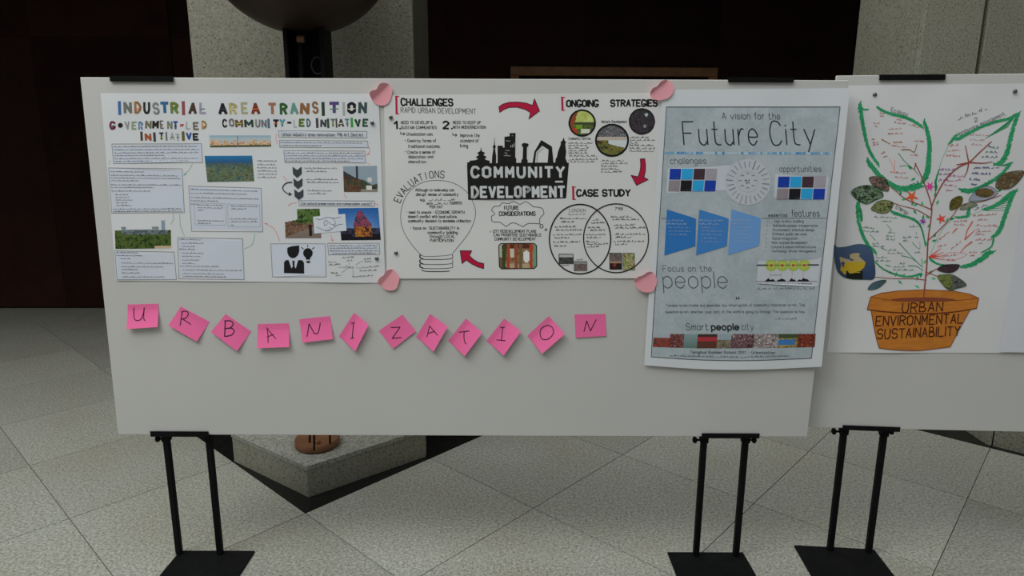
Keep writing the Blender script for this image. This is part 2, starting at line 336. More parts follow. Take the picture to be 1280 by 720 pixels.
# ------------------------------------------------------------------ stroke font (cap height 6, x height 4)
GL = {
'A': '00 26 40|12 32', 'B': '00 06|~06 26 35 34 23 03|~03 23 42 41 30 00', 'C': '~45 36 16 04 02 10 30 41', 'D': '00 06|~06 26 44 42 20 00',
'E': '46 06 00 40|03 33', 'F': '46 06 00|03 33', 'G': '~45 36 16 04 02 10 30 41 42|42 22', 'H': '00 06|40 46|03 43', 'I': '00 06', 'J': '~36 31 20 10 01',
'K': '00 06|46 02|14 40', 'L': '06 00 40', 'M': '00 06 22 46 40', 'N': '00 06 40 46', 'O': '~20 01 02 04 05 26 45 44 42 41 20', 'P': '00 06|~06 26 45 44 23 03',
'Q': '~20 01 02 04 05 26 45 44 42 41 20|22 40', 'R': '00 06|~06 26 45 44 23 03|23 40', 'S': '~45 36 16 05 04 13 33 42 41 30 10 01', 'T': '06 46|26 20',
'U': '~06 02 10 30 42 46', 'V': '06 20 46', 'W': '06 10 25 40 56', 'X': '06 40|00 46', 'Y': '06 23 46|23 20', 'Z': '06 46 00 40',
'a': '~34 14 03 01 10 20 31|34 30', 'b': '06 00|~03 14 24 33 31 20 10 01', 'c': '~33 24 14 03 01 10 20 31', 'd': '36 30|~33 24 14 03 01 10 20 31',
'e': '~02 32 33 24 14 03 01 10 20 31', 'f': '~26 16 15 10|04 24', 'g': '~33 24 14 03 01 10 20 31|~34 3a 2b 1b 0a', 'h': '06 00|~03 14 24 33 30', 'i': '04 00|05',
'j': '~14 1a 0b|15', 'k': '06 00|34 02|13 30', 'l': '06 00', 'm': '04 00|~03 14 24 23 20|~23 34 44 43 40', 'n': '04 00|~03 14 24 33 30', 'o': '~10 01 03 14 24 33 31 20 10',
'p': '04 0b|~03 14 24 33 31 20 10 01', 'q': '34 3b|~33 24 14 03 01 10 20 31', 'r': '04 00|~02 14 24', 's': '~33 24 14 03 12 22 31 20 10 01', 't': '~16 11 20 30|04 24',
'u': '~04 01 10 20 31|34 30', 'v': '04 20 44', 'w': '04 10 24 30 44', 'x': '04 30|00 34', 'y': '04 20|44 1b', 'z': '04 34 00 30',
'0': '~10 01 05 16 26 35 31 20 10', '1': '04 26 20', '2': '~05 16 26 35 34 00|00 30', '3': '~05 16 26 35 34 23|~23 32 31 20 10 01', '4': '30 36 02 42', '5': '36 06 03|~03 24 33 31 20 10 01',
'6': '~36 16 03 01 10 20 31 32 23 13 02', '7': '06 36 10', '8': '~23 13 04 05 16 26 35 34 23|~23 13 02 01 10 20 31 32 23', '9': '~34 23 13 04 05 16 26 35 34 30',
'.': '00', ',': '00 0a', ':': '00|03', ';': '03|00 0a', '-': '13 33', '&': '~40 14 05 16 25 24 01 10 20 42', '(': '~17 04 02 1a', ')': '~07 14 12 0a', '?': '~05 16 26 35 34 13 12|10',
"'": '06 05', '/': '00 46', '>': '04 32 00', '*': '02', '"': '06 05|16 15'}
def cr(P, closed=False, n=4):
    if len(P) < 3: return P
    out = []
    if P[0] == P[-1]: closed = True
    Q = [P[-2]]+P+[P[1]] if closed else [P[0]]+P+[P[-1]]
    for i in range(1, len(Q)-2):
        a, b, c, d = Q[i-1:i+3]
        for k in range(n):
            t = k/n
            out.append(tuple(0.5*((2*b[m])+(-a[m]+c[m])*t+(2*a[m]-5*b[m]+4*c[m]-d[m])*t*t+(-a[m]+3*b[m]-3*c[m]+d[m])*t**3) for m in range(len(b))))
    out.append(P[-1]); return out
def num(c): return {'a': -1, 'b': -2}.get(c) if c in 'ab' else int(c)
GC = {}
for ch, s in GL.items():
    ps = []
    for part in s.split('|'):
        sm = part[0] == '~'; part = part.lstrip('~'); pts = [(float(num(t[0])), float(num(t[1]))) for t in part.split()]
        ps.append(cr(pts) if sm else pts)
    GC[ch] = (ps, max(x for q in ps for x, y in q))
# ------------------------------------------------------------------ sheets and ink
LAY = 0.00028
class Sheet:
    """a sheet of paper hung on a board plane; its corners are given in photo pixels"""
    def __init__(s, name, P, corners, base, label, cat, m, amp=0.0012, sag=0.0, lean=None, seed=1, nx=50, ny=40, bulge=None):
        s.P, s.c, s.base, s.amp, s.seed, s.sag = P, corners, base, amp, seed, sag
        s.lean = lean; s.bulge = bulge
        me = bpy.data.meshes.new(name); vs = []; fs = []
        for side in (0, 1):
            for j in range(ny+1):
                for i in range(nx+1):
                    u, v = i/nx, j/ny
                    x, y = s.uv(u, v); vs.append(s.pt(x, y, -side*1.5))
        n = (nx+1)*(ny+1)
        for j in range(ny):
            for i in range(nx):
                a = j*(nx+1)+i; fs.append((a, a+nx+1, a+nx+2, a+1)); fs.append((n+a, n+a+1, n+a+nx+2, n+a+nx+1))
        edge = [i for i in range(nx+1)]+[j*(nx+1)+nx for j in range(1, ny+1)]+[ny*(nx+1)+i for i in range(nx-1, -1, -1)]+[j*(nx+1) for j in range(ny-1, 0, -1)]
        m0 = len(vs); vs += [vs[a] for a in edge]+[vs[n+a] for a in edge]; ne = len(edge)
        for k in range(ne):
            b = (k+1) % ne; fs.append((m0+k, m0+b, m0+ne+b, m0+ne+k))
        me.from_pydata([tuple(v) for v in vs], [], fs)
        for q, f in enumerate(me.polygons): f.use_smooth = q < 2*nx*ny
        s.o = recentre(tag(link(name, me, m), label, cat))
    def uv(s, u, v):
        a, b, c, d = s.c
        x = (a[0]*(1-u)+b[0]*u)*(1-v)+(d[0]*(1-u)+c[0]*u)*v; y = (a[1]*(1-u)+b[1]*u)*(1-v)+(d[1]*(1-u)+c[1]*u)*v
        return x, y+s.sag*math.sin(math.pi*u)*v*v
    def wave(s, x, y):
        q = s.seed*1.7
        w = math.sin(x/23+q+math.sin(y/31+q))*0.5+math.sin(y/27+q*2+math.sin(x/41))*0.35+math.sin((x+y)/17+q*3)*0.15
        h = s.amp*(1+w)*0.5
        if s.bulge: h += s.bulge(x, y)
        return h
    def pt(s, x, y, layer=0): return s.P.at(x, y, s.base+s.wave(x, y)+layer*LAY)
class Ink:
    def __init__(s, sheet): s.s = sheet; s.v = []; s.f = []; s.c = []; s.layer = 1
    def poly(s, pts, col):
        i = len(s.v); s.v += [tuple(s.s.pt(x, y, s.layer)) for x, y in pts]; s.f.append(tuple(range(i, i+len(pts)))); s.c.append(alb(col))
    def seg(s, p, q, w0, w1, col, capx=0.3):
        dx, dy = q[0]-p[0], q[1]-p[1]; L = math.hypot(dx, dy)
        if L < 1e-6: return
        dx /= L; dy /= L; n = max(1, int(L/7))
        e0, e1 = w0*capx, w1*capx
        P0 = (p[0]-dx*e0, p[1]-dy*e0); P1 = (q[0]+dx*e1, q[1]+dy*e1)
        for k in range(n):
            t0, t1 = k/n, (k+1)/n; wa, wb = (w0+(w1-w0)*t0)/2, (w0+(w1-w0)*t1)/2
            ax, ay = P0[0]+(P1[0]-P0[0])*t0, P0[1]+(P1[1]-P0[1])*t0; bx, by = P0[0]+(P1[0]-P0[0])*t1, P0[1]+(P1[1]-P0[1])*t1
            s.poly([(ax-dy*wa, ay+dx*wa), (bx-dy*wb, by+dx*wb), (bx+dy*wb, by-dx*wb), (ax+dy*wa, ay-dx*wa)], col)
    def line(s, pts, w, col, smooth=False, w1=None, closed=False):
        if closed: pts = list(pts)+[pts[0]]
        if smooth: pts = cr([tuple(p) for p in pts])
        if len(pts) == 1:
            x, y = pts[0]; r = w*0.6; s.poly([(x-r, y-r), (x+r, y-r), (x+r, y+r), (x-r, y+r)], col); return
        m = len(pts)-1; w1 = w if w1 is None else w1
        for k in range(m):
            s.seg(pts[k], pts[k+1], w+(w1-w)*k/m, w+(w1-w)*(k+1)/m, col)
    def fill(s, pts, col, dy=1.0, smooth=False):
        if smooth: pts = cr([tuple(p) for p in pts]+[tuple(pts[0])])
        f = col if callable(col) else (lambda x, y: col)
        y0, y1 = min(p[1] for p in pts), max(p[1] for p in pts); n = max(1, int(math.ceil((y1-y0)/dy))); m = len(pts)
        def xs(y):
            out = []
            for k in range(m):
                (ax, ay), (bx, by) = pts[k], pts[(k+1) % m]
                if (ay <= y) != (by <= y): out.append(ax+(bx-ax)*(y-ay)/(by-ay))
            return sorted(out)
        for k in range(n):
            a = y0+(y1-y0)*k/n+1e-4; b = y0+(y1-y0)*(k+1)/n-1e-4; A, B = xs(a), xs(b)
            if len(A) != len(B) or not A: A = B = xs((a+b)/2)
            for j in range(0, len(A)-1, 2):
                w = max(A[j+1]-A[j], B[j+1]-B[j]); c = max(1, int(math.ceil(w/(1.3 if callable(col) else 8))))
                for t in range(c):
                    t0, t1 = t/c, (t+1)/c
                    q = [(A[j]+(A[j+1]-A[j])*t0, a-1e-4), (B[j]+(B[j+1]-B[j])*t0, b+1e-4), (B[j]+(B[j+1]-B[j])*t1, b+1e-4), (A[j]+(A[j+1]-A[j])*t1, a-1e-4)]
                    s.poly(q, f((q[0][0]+q[2][0])/2, (a+b)/2))
    def ell(s, cx, cy, rx, ry, col, n=28):
        s.fill([(cx+rx*math.cos(2*math.pi*k/n), cy+ry*math.sin(2*math.pi*k/n)) for k in range(n)], col, dy=max(0.6, ry/12))
    def ring(s, cx, cy, rx, ry, w, col, n=48, jit=0):
        pts = [(cx+(rx+random.uniform(-jit, jit))*math.cos(2*math.pi*k/n), cy+(ry+random.uniform(-jit, jit))*math.sin(2*math.pi*k/n)) for k in range(n)]
        s.line(pts, w, col, closed=True)
    def rect(s, c, w, col): s.line(list(c), w, col, closed=True)
    def text(s, t, x0, y0, x1, y1, h, w, col, jit=0.0, lean=None, track=1.6, space=3.2):
        """t set so that it fills the baseline from (x0,y0) to (x1,y1); cap height h px, stroke w px"""
        adv = []; X = 0.0
        for ch in t:
            adv.append(X)
            if ch == ' ': X += space; continue
            X += GC[ch][1]+track
        X -= track if t[-1] != ' ' else 0
        X = max(X, 0.5)
        dx, dy = (x1-x0)/X, (y1-y0)/X
        if lean is None: lean = (s.s.lean if s.s.lean is not None else (655-x0)/4000)
        L = math.hypot(x1-x0, y1-y0) or 1; ux, uy = (x1-x0)/L, (y1-y0)/L
        vx, vy = (uy*h/6 - lean*ux*h/6), (-ux*h/6 - lean*uy*h/6)
        for ch, a in zip(t, adv):
            if ch == ' ': continue
            jx, jy, js = (random.uniform(-jit, jit) for _ in range(3))
            for ps in GC[ch][0]:
                pts = [(x0+dx*(a+gx+jx)+vx*(gy*(1+js*0.15)+jy), y0+dy*(a+gx+jx)+vy*(gy*(1+js*0.15)+jy)) for gx, gy in ps]
                s.line(pts, w, col)
    def scrib(s, x0, y0, x1, y1, h, w, col, word=(2.5, 8)):
        """a line of writing too small to read in the photograph"""
        L = math.hypot(x1-x0, y1-y0); ux, uy = (x1-x0)/L, (y1-y0)/L; t = 0
        while t < L-1:
            e = min(L, t+random.uniform(*word)*max(0.5, h/2)); pts = []; k = 0; q = t
            while q < e:
                v = h*random.choice((0.0, 0.15, 0.7, 0.85, 1.1)) if k % 2 else h*random.choice((0, 0.1)); pts.append((x0+ux*q+uy*v, y0+uy*q-ux*v)); q += h*0.38; k += 1
            if len(pts) > 1: s.line(pts, w*1.3, mix(col, (20, 20, 24), .22))
            t = e+h*0.55
    def grid(s, c, nx, ny, fn):
        for j in range(ny):
            for i in range(nx):
                def P(u, v):
                    a, b, cc, d = c
                    return ((a[0]*(1-u)+b[0]*u)*(1-v)+(d[0]*(1-u)+cc[0]*u)*v, (a[1]*(1-u)+b[1]*u)*(1-v)+(d[1]*(1-u)+cc[1]*u)*v)
                col = fn((i+.5)/nx, (j+.5)/ny)
                if col is None: continue
                col = mix(col, (sum(col)/3,)*3, .12); col = tuple(x*.93 for x in col)
                s.poly([P(i/nx, j/ny), P(i/nx, (j+1)/ny), P((i+1)/nx, (j+1)/ny), P((i+1)/nx, j/ny)], col)
    def done(s, name, label=None):
        me = bpy.data.meshes.new(name); me.from_pydata(s.v, [], s.f)
        at = me.color_attributes.new('Col', 'FLOAT_COLOR', 'CORNER'); buf = []
        for f, c in zip(s.f, s.c): buf += list(c)*len(f)
        at.data.foreach_set('color', buf)
        o = link(name, me, INKM, s.s.o)
        if label: o['label'] = label
        return o
def part(name, label=None, layer=None):
    global k
    L_ = k.layer
    if k.v: k.done(name, label)
    k = Ink(k.s); k.layer = layer or L_
# value noise for painted prints
_h = {}
def hsh(i, j, k=0):
    q = (i, j, k)
    if q not in _h: _h[q] = random.Random(i*7349+j*9151+k*31).random()
    return _h[q]
def vn(x, y, k=0):
    i, j = math.floor(x), math.floor(y); fx, fy = x-i, y-j; fx = fx*fx*(3-2*fx); fy = fy*fy*(3-2*fy)
    return (hsh(i, j, k)*(1-fx)+hsh(i+1, j, k)*fx)*(1-fy)+(hsh(i, j+1, k)*(1-fx)+hsh(i+1, j+1, k)*fx)*fy
def mix(a, b, t): t = max(0, min(1, t)); return tuple(a[i]*(1-t)+b[i]*t for i in range(3))
def mott(cols, sx, sy, k=0):
    def f(u, v):
        t = vn(u*sx, v*sy, k)*0.45+vn(u*sx*2.3, v*sy*2.3, k+5)*0.3+hsh(int(u*sx*5), int(v*sy*5), k)*0.25; t = (t-0.22)/0.56*(len(cols)-1); i = int(max(0, min(len(cols)-2, math.floor(t)))); return mix(cols[i], cols[i+1], t-i)
    return f
BK = (22, 23, 24); GY = (95, 98, 104); RED = (150, 22, 52)
# =================================================================== SHEET 1 : industrial area transition
sh1 = Sheet('poster', B1, [(126.5, 116.5), (473.5, 117.5), (482, 353.5), (146, 350.5)], 0.0008,
    'wide white poster titled Industrial Area Transition with cut-out letters, on the long board, left', 'poster', paper('poster paper cool', (0.80, 0.83, 0.85)), amp=0.003, seed=1)
k = Ink(sh1)
def cut(word, y0, y1, w):
    global k
    for ch, xa, xb, col in word:
        if k.v: k.done('cut_out_letter')
        k = Ink(sh1); col = mix(tuple(x*.86 for x in col), (70, 68, 66), .12)
        if ch == '*': k.ell((xa+xb)/2, (y0+y1)/2, (xb-xa)/2, (xb-xa)/2, col, 12); continue
        jy = random.uniform(-1, 1)
        if ch == 'I': k.line([((xa+xb)/2-.5, y1+jy), ((xa+xb)/2-1, y0+jy)], (xb-xa)*0.8, col); continue
        ww = min(w, (xb-xa)*0.33)
        k.text(ch, xa+ww/2, y1+jy-ww/2, xb-ww/2, y1+jy-ww/2, (y1-y0)-ww, ww, col, lean=random.uniform(-.05, .1))
        if hsh(int(xa), 3) > 0.45:   # second colour cut through the letter
            c2 = [(190, 90, 50), (60, 110, 70), (200, 190, 160), (60, 60, 80), (150, 160, 60)][int(hsh(int(xa), 9)*5)]
            k.layer += 1; k.line([(xa+1.5, (y0+y1)/2+1), (xb-2, (y0+y1)/2+0.5)], 1.1, c2); k.layer -= 1
cut([('I', 148.7, 153.4, (60, 110, 170)), ('N', 155.5, 166, (112, 118, 112)), ('D', 168.5, 177.7, (165, 118, 72)), ('U', 179.8, 188.5, (35, 38, 38)), ('S', 192, 200.5, (140, 148, 148)), ('T', 201, 212.4, (45, 100, 150)),
     ('R', 213.8, 224.4, (110, 130, 50)), ('I', 228, 233, (150, 70, 80)), ('A', 236, 246.5, (70, 52, 42)), ('L', 249.7, 258.4, (160, 155, 185)), ('A', 273.6, 285, (25, 22, 30)), ('R', 287, 297.5, (192, 184, 120)), ('E', 302, 311, (172, 172, 135)),
     ('A', 314.6, 325.8, (120, 50, 35)), ('T', 335.6, 346.3, (165, 110, 85)), ('R', 350, 360, (45, 95, 45)), ('A', 363, 373.7, (100, 155, 140)), ('N', 375, 387, (140, 95, 55)), ('S', 391, 398.8, (150, 105, 65)), ('I', 402.6, 407.5, (30, 60, 35)),
     ('T', 411.4, 425, (80, 62, 125)), ('I', 429, 432.8, (170, 175, 172)), ('O', 434.6, 445.5, (28, 22, 35)), ('N', 448, 459, (55, 75, 75))], 128, 143, 4.0)
cut([('G', 137.5, 145.3, (130, 45, 85)), ('*', 148, 154.4, (25, 25, 28)), ('V', 157, 163.4, (150, 155, 155)), ('E', 164.9, 171.6, (145, 158, 130)), ('R', 173.6, 179.4, (75, 125, 180)), ('N', 181.8, 190, (120, 115, 95)), ('M', 190.6, 199, (35, 32, 32)),
     ('E', 200.8, 205.5, (90, 92, 92)), ('N', 209.4, 216.2, (115, 120, 118)), ('T', 216.8, 223.2, (30, 65, 160)), ('-', 224, 231, (170, 55, 90)), ('L', 232.5, 238.6, (172, 178, 180)), ('E', 242, 249.6, (120, 110, 95)), ('D', 252.5, 259.5, (195, 170, 115))], 151.5, 162, 2.8)
cut([('I', 176.4, 180, (65, 50, 40)), ('N', 181.8, 190.2, (165, 80, 40)), ('I', 192.3, 196.4, (60, 62, 65)), ('T', 199.3, 205.5, (45, 48, 50)), ('I', 208, 210.6, (110, 105, 100)), ('A', 213, 219, (172, 178, 182)), ('T', 220, 226, (168, 176, 180)), ('I', 228, 232.5, (105, 95, 40)), ('V', 233, 240.5, (35, 80, 155)), ('E', 241.6, 249.3, (30, 30, 30))], 166, 175.6, 2.8)
cut([('C', 278.6, 284.8, (25, 25, 25)), ('O', 287, 293.8, (135, 138, 138)), ('M', 294.8, 304.5, (105, 75, 45)), ('M', 306, 317.4, (30, 62, 35)), ('U', 319.3, 326, (150, 155, 158)), ('N', 327, 334, (95, 125, 145)), ('I', 335, 338.6, (85, 110, 130)), ('T', 341, 349, (25, 25, 25)), ('Y', 349.4, 356.6, (65, 145, 175)), ('-', 357, 365, (30, 30, 30)),
     ('L', 367, 372, (175, 180, 178)), ('E', 373.6, 381.4, (85, 110, 35)), ('D', 383.6, 389, (70, 105, 125)), ('I', 395.5, 399.6, (70, 60, 70)), ('N', 400.6, 408.4, (60, 62, 68)), ('I', 409.6, 413, (40, 75, 45)), ('T', 413.5, 420, (110, 112, 110)), ('I', 420.4, 423, (70, 72, 70)), ('A', 423, 430.6, (70, 55, 55)), ('T', 431.8, 437.8, (85, 130, 150)), ('I', 439, 442.8, (45, 160, 60)), ('V', 444, 451.8, (35, 55, 40)), ('E', 453.2, 460.6, (35, 75, 55))], 148.5, 158.8, 2.8)
k.done('cut_out_letter')
k = Ink(sh1); BX = (168, 174, 184)
def tbox(c, lines, fill=BX, edge=(88, 92, 98), w=0.5):
    if fill: k.layer = 1; k.fill([c[0], c[1], c[2], c[3]], fill, dy=4)
    k.layer = 2; k.rect(c, w, edge); k.layer = 2
    for u0, u1, v in lines:
        P = lambda u, v: ((c[0][0]*(1-u)+c[1][0]*u)*(1-v)+(c[3][0]*(1-u)+c[2][0]*u)*v, (c[0][1]*(1-u)+c[1][1]*u)*(1-v)+(c[3][1]*(1-u)+c[2][1]*u)*v)
        a, b = P(u0, v), P(u1, v); k.scrib(a[0], a[1], b[0], b[1], 1.25, 0.34, (105, 108, 116))
tbox([(140.4, 180), (252.2, 179.6), (253.8, 203.2), (142.6, 204.3)], [(.02, .95, .16), (.02, .97, .32), (.02, .96, .48), (.02, .58, .62), (.02, .97, .78), (.02, .85, .92)])
tbox([(136.4, 209.8), (228, 211), (230.8, 265.7), (140.4, 266.3)], [(.02, .48, .09), (.02, .94, .17), (.02, .98, .23), (.02, .4, .29), (.02, .98, .38), (.02, .6, .44), (.02, .55, .52), (.07, .24, .60), (.07, .25, .66), (.07, .3, .72), (.07, .22, .78), (.07, .28, .84), (.02, .97, .92), (.02, .98, .975)])
tbox([(236.2, 232.4), (326.8, 235.2), (329, 289.6), (240, 289)], [(.02, .96, .08), (.02, .8, .16), (.02, .96, .26), (.02, .4, .33), (.02, .14, .41)])
tbox([(243, 253.6), (282.6, 254.6), (283.3, 281.4), (244.3, 281)], [(.1, .95, .1), (.1, .9, .22), (.1, .3, .34), (.08, .94, .82), (.08, .5, .94)], None, (120, 124, 130), .35)
tbox([(285.2, 254.9), (325, 255.8), (326, 283.5), (286, 283.5)], [(.1, .95, .1), (.1, .6, .22), (.08, .94, .66), (.08, .95, .78), (.08, .2, .94)], None, (120, 124, 130), .35)
tbox([(222.6, 296.8), (303.7, 298.3), (305.6, 349.3), (224, 348.3)], [(.02, .36, .05), (.06, .4, .14), (.06, .26, .22), (.02, .26, .29), (.06, .4, .38), (.06, .36, .46), (.06, .32, .55), (.06, .26, .63), (.02, .62, .70), (.06, .97, .79), (.06, .7, .88), (.06, .74, .95)])
tbox([(144.3, 313.3), (218, 314.9), (221, 349.3), (147.2, 349.3)], [(.02, .4, .07), (.02, .48, .17), (.09, .26, .28), (.09, .97, .43), (.09, .8, .56), (.09, .36, .66), (.09, .4, .78), (.09, .8, .92)])
tbox([(348, 163.5), (458.8, 164.2), (458.5, 172.4), (349, 171.6)], [])
k.text('Urban industry area renovation: 798 Art District', 353, 170, 454.5, 170.3, 3.8, 0.55, (70, 72, 78))
tbox([(349, 175.3), (459.5, 176.3), (460.5, 184.6), (350, 184.3)], [(.01, .94, .36), (.01, .48, .8)])
tbox([(354.9, 188.2), (456, 188.8), (457, 203.6), (356.3, 203.3)], [(.01, .98, .22), (.01, .99, .45), (.01, .98, .68), (.01, .8, .9)])
tbox([(373.3, 250.7), (468, 251), (468.5, 257.6), (374.5, 257.2)], [])
k.text('Can cultural preservation and commercialism coexist?', 377, 255.8, 465.5, 256, 2.8, 0.42, (70, 72, 78))
tbox([(409.9, 303.9), (474.3, 303.8), (475, 317.8), (410.9, 318.3)], [(.03, .97, .24), (.03, .96, .46), (.03, .97, .7), (.08, .94, .92)])
tbox([(338.9, 304.6), (406.9, 304.6), (407.9, 345.8), (340.8, 346)], [], (172, 178, 188))
for i, y in enumerate((201.5, 206, 210, 214, 218, 222)): k.scrib(322, y, 344+hsh(i, 5)*3, y+.2, 1.3, .34, (105, 108, 116))
for x0, y0, x1 in ((381, 210.6, 422), (382.5, 214.6, 409), (383, 224.6, 422), (384, 228.3, 424), (384, 238.6, 415), (385, 242.2, 409)): k.scrib(x0, y0, x1, y0+.2, 1.5, .36, (105, 108, 114))
for x0, y0, x1 in ((392, 337, 0),): pass
G2 = (100, 118, 112)
k.text('China', 432, 335.3, 442, 335, 3.2, .4, G2, .3)
for x0, y0, x1, y1 in ((411, 328, 421, 327.3), (411, 331.5, 426, 330.6), (414, 341.5, 425, 342), (420, 344.5, 428, 344.3), (428, 322.4, 443, 321.7), (434, 326, 441, 325.6), (455, 324.2, 464, 323.4), (456, 327, 465, 327.3), (453, 334.6, 474, 333), (450, 338.8, 471, 337.8), (441, 346.3, 466, 344.5)):
    k.scrib(x0, y0, x1, y1, 1.6, .38, G2)
for pts in ([(445, 331), (450, 327.5), (454, 325.6)], [(446, 334), (452, 335)], [(437, 330.5), (436.5, 328)], [(432, 334), (423, 333.6)], [(433, 337), (427, 340.5)], [(441, 337), (442, 341), (441, 343.5)]): k.line(pts, .4, G2, True)
k.done('text_block')
k = Ink(sh1); GN = (95, 150, 120); RD = (195, 100, 105)
for pts, c in (([(241, 205), (237, 212), (230, 219)], GN), ([(230, 219), (232, 216)], GN), ([(230, 219), (233.4, 218)], GN), ([(217, 267), (217, 275), (213.5, 280)], GN), ([(225, 268), (226, 282), (231, 295)], GN), ([(319, 292), (316, 305), (306, 311)], GN),
               ([(346, 168), (345, 174), (347, 180)], RD), ([(462, 184), (462, 190), (458, 194)], RD), ([(458, 194), (462, 192)], RD), ([(459, 203), (462, 206)], RD), ([(354, 220), (359, 226)], RD), ([(430, 243), (434, 247.5)], RD), ([(371, 253.5), (364, 254.5), (361, 258)], RD), ([(361, 258), (362, 255.4)], RD),
               ([(468, 254), (474, 256.5)], RD), ([(350, 301), (343, 286), (331, 279)], RD), ([(331, 279), (335, 279.5)], RD), ([(413.5, 293), (416, 301)], RD), ([(416, 301), (414, 299)], RD), ([(416, 301), (417.5, 298.5)], RD), ([(138, 200), (137, 206)], GN)):
    k.line(pts, 0.6, c, True)
part('thin_arrows', 'thin red and green pen arrows', 3)
# dark chevrons and turning arrow
for (xa, xb, ya, yb) in ((365.9, 377.4, 208.2, 222.3), (367, 378.3, 222.6, 236.2), (368, 379.5, 236.4, 249.8)):
    m = (xa+xb)/2; k.fill([(xa, ya), (m, ya+4.3), (xb, ya), (xb, ya+9.3), (m, yb), (xa+.6, ya+9.3)], (52, 57, 62)); part('chevron')
k.line([(365, 227.8), (359, 228.5), (354.6, 232), (354, 236.5), (357.5, 240.5), (362, 242.6)], 1.6, (50, 54, 58), True, w1=1.0)
k.fill([(361.6, 240), (366, 243.2), (361, 244.6)], (50, 54, 58)); part('turning_arrow')
# business person and bulb pictogram
k.fill([(359.3, 310.5), (361, 308.6), (367, 307.4), (374.2, 306.6), (374.4, 314), (372.5, 319), (368.5, 322.4), (365, 322.6), (361.2, 320), (359.5, 316)], BK, dy=.8)
k.fill([(355.2, 341.6), (355.3, 328), (357, 325.4), (361, 325), (364.6, 335.5), (366.2, 333), (365.9, 328), (365.4, 325.6), (368.6, 325.4), (368.2, 328), (368.4, 333.4), (370, 335.5), (373, 325), (378, 325.2), (380.2, 328), (380.5, 341.8)], BK, dy=.8); part('person_icon')
k.ell(385.2, 316.2, 6, 6.2, BK, 18); k.fill([(382, 320), (388.6, 320), (387.6, 324.4), (383, 324.4)], BK); k.fill([(382.8, 326), (388.3, 326), (387.4, 328.6), (384, 328.6)], BK)
for p_, q_ in (((377.2, 309), (379.6, 311)), ((384.9, 306.4), (385, 308.6)), ((393, 309.2), (390.6, 311))): k.line([p_, q_], 1.0, BK)
k.done('bulb_icon')
def photo(sheet, c, nx, ny, fn, name='photo_print', label=None, layer=1, edge=None):
    q = Ink(sheet); q.layer = layer; q.grid(c, nx, ny, fn)
    if edge: q.layer = layer+1; q.rect(c, *edge)
    return q.done(name, label)
def skyline(u, v):
    if v < 0.36: return mix((125, 155, 175), (165, 178, 180), v/0.36)
    h = 0.36+0.35*hsh(int(u*26), 1); 
    if v < h: return (160, 172, 176)
    if v > 0.86: return (70, 80, 50)
    return mott([(95, 80, 70), (185, 150, 115), (215, 175, 135), (150, 95, 70)], 24, 8, 3)(u, v)
photo(sh1, [(262, 169.3), (338.5, 169.3), (339, 183.3), (263.2, 184.3)], 75, 18, lambda u, v: (80, 95, 105) if abs(u-.46) < .008 and v > .08 else skyline(u, v), label='strip photo of a city skyline')
photo(sh1, [(256.2, 194.8), (315.3, 194.6), (318.3, 226.6), (259.8, 227.6)], 66, 39, lambda u, v: mix((25, 110, 160), (35, 75, 125), v/.3) if v < .26 else mix(mott([(30, 60, 90), (70, 100, 85), (110, 120, 85), (45, 65, 40), (135, 125, 100)], 12, 12, 11)(u, v), (35, 70, 120), (.5-v)*2.2), label='aerial photo of a city by blue water')
def stadium(u, v):
    if v < 0.42:
        if abs(u-.86) < .035 and v > .12: return (120, 140, 155)
        if v > .30-.9*(u-.42)**2*0+.35*abs(u-.42)**1.5*0+(.10 if .2 < u < .66 else 0)-(.10 if u < .2 or .6 < u else 0)*0 and .12 < u < .78: return mott([(95, 105, 115), (140, 148, 150)], 14, 6, 2)(u, v)
        return None
    if v < .56 and .12 < u < .95: return mott([(45, 52, 60), (110, 125, 130), (70, 85, 80), (60, 70, 85)], 16, 9, 4)(u, v)
    return mott([(25, 38, 14), (58, 82, 28), (82, 100, 42), (34, 44, 22)], 13, 9, 6)(u, v) if v < .92 or u < .7 else (180, 160, 130)
photo(sh1, [(143.7, 271.5), (213.5, 271), (214.6, 310.3), (145.2, 311)], 60, 36, stadium, label='cut-out photo of a stadium over green trees')
def arch(u, v):
    if v > .5+.28*u*0+0 and u < .5 and v > 0.5: return mott([(60, 35, 28), (100, 70, 50), (45, 60, 40)], 8, 6, 1)(u, v)
    if u < .45 and v > .18+.75*u: return (52, 52, 58) if v < .35+.6*u else (75, 42, 32)
    if abs(u-.41) < .025: return (45, 50, 55)
    if .7 < u < .84 and .44 < v < .6: return (190, 190, 185)
    if .66 < u < .84 and .74 < v < .92: return (195, 195, 190)
    if v > .62+.1*math.sin(u*9): return mott([(40, 55, 35), (70, 80, 60), (30, 38, 28)], 8, 6, 7)(u, v) if v < .88 else (125, 120, 110)
    return (128, 145, 160)
photo(sh1, [(429, 207.8), (471.2, 207.2), (472.2, 240), (430.2, 240)], 48, 36, arch, label='photo of a factory street with a tall chimney')
def lane(u, v):
    if v < .45-.25*(u) and u < .35: return None
    if v < .5 and u > .3: return mott([(35, 50, 20), (65, 95, 35), (90, 120, 60), (30, 38, 20)], 8, 7, 9)(u, v)
    if .66 < u < .74 and .55 < v < .92: return (28, 26, 26)
    if v > .95-.42*u*1.0 and v > .6: return mix((150, 130, 115), (110, 98, 88), v)
    return mott([(60, 45, 35), (135, 110, 90), (110, 60, 40), (45, 60, 45), (150, 125, 105)], 9, 9, 13)(u, v)
photo(sh1, [(355.8, 261.5), (399.8, 260.8), (402, 297.6), (357.2, 297.8)], 48, 39, lane, label='photo of an old lane under trees')
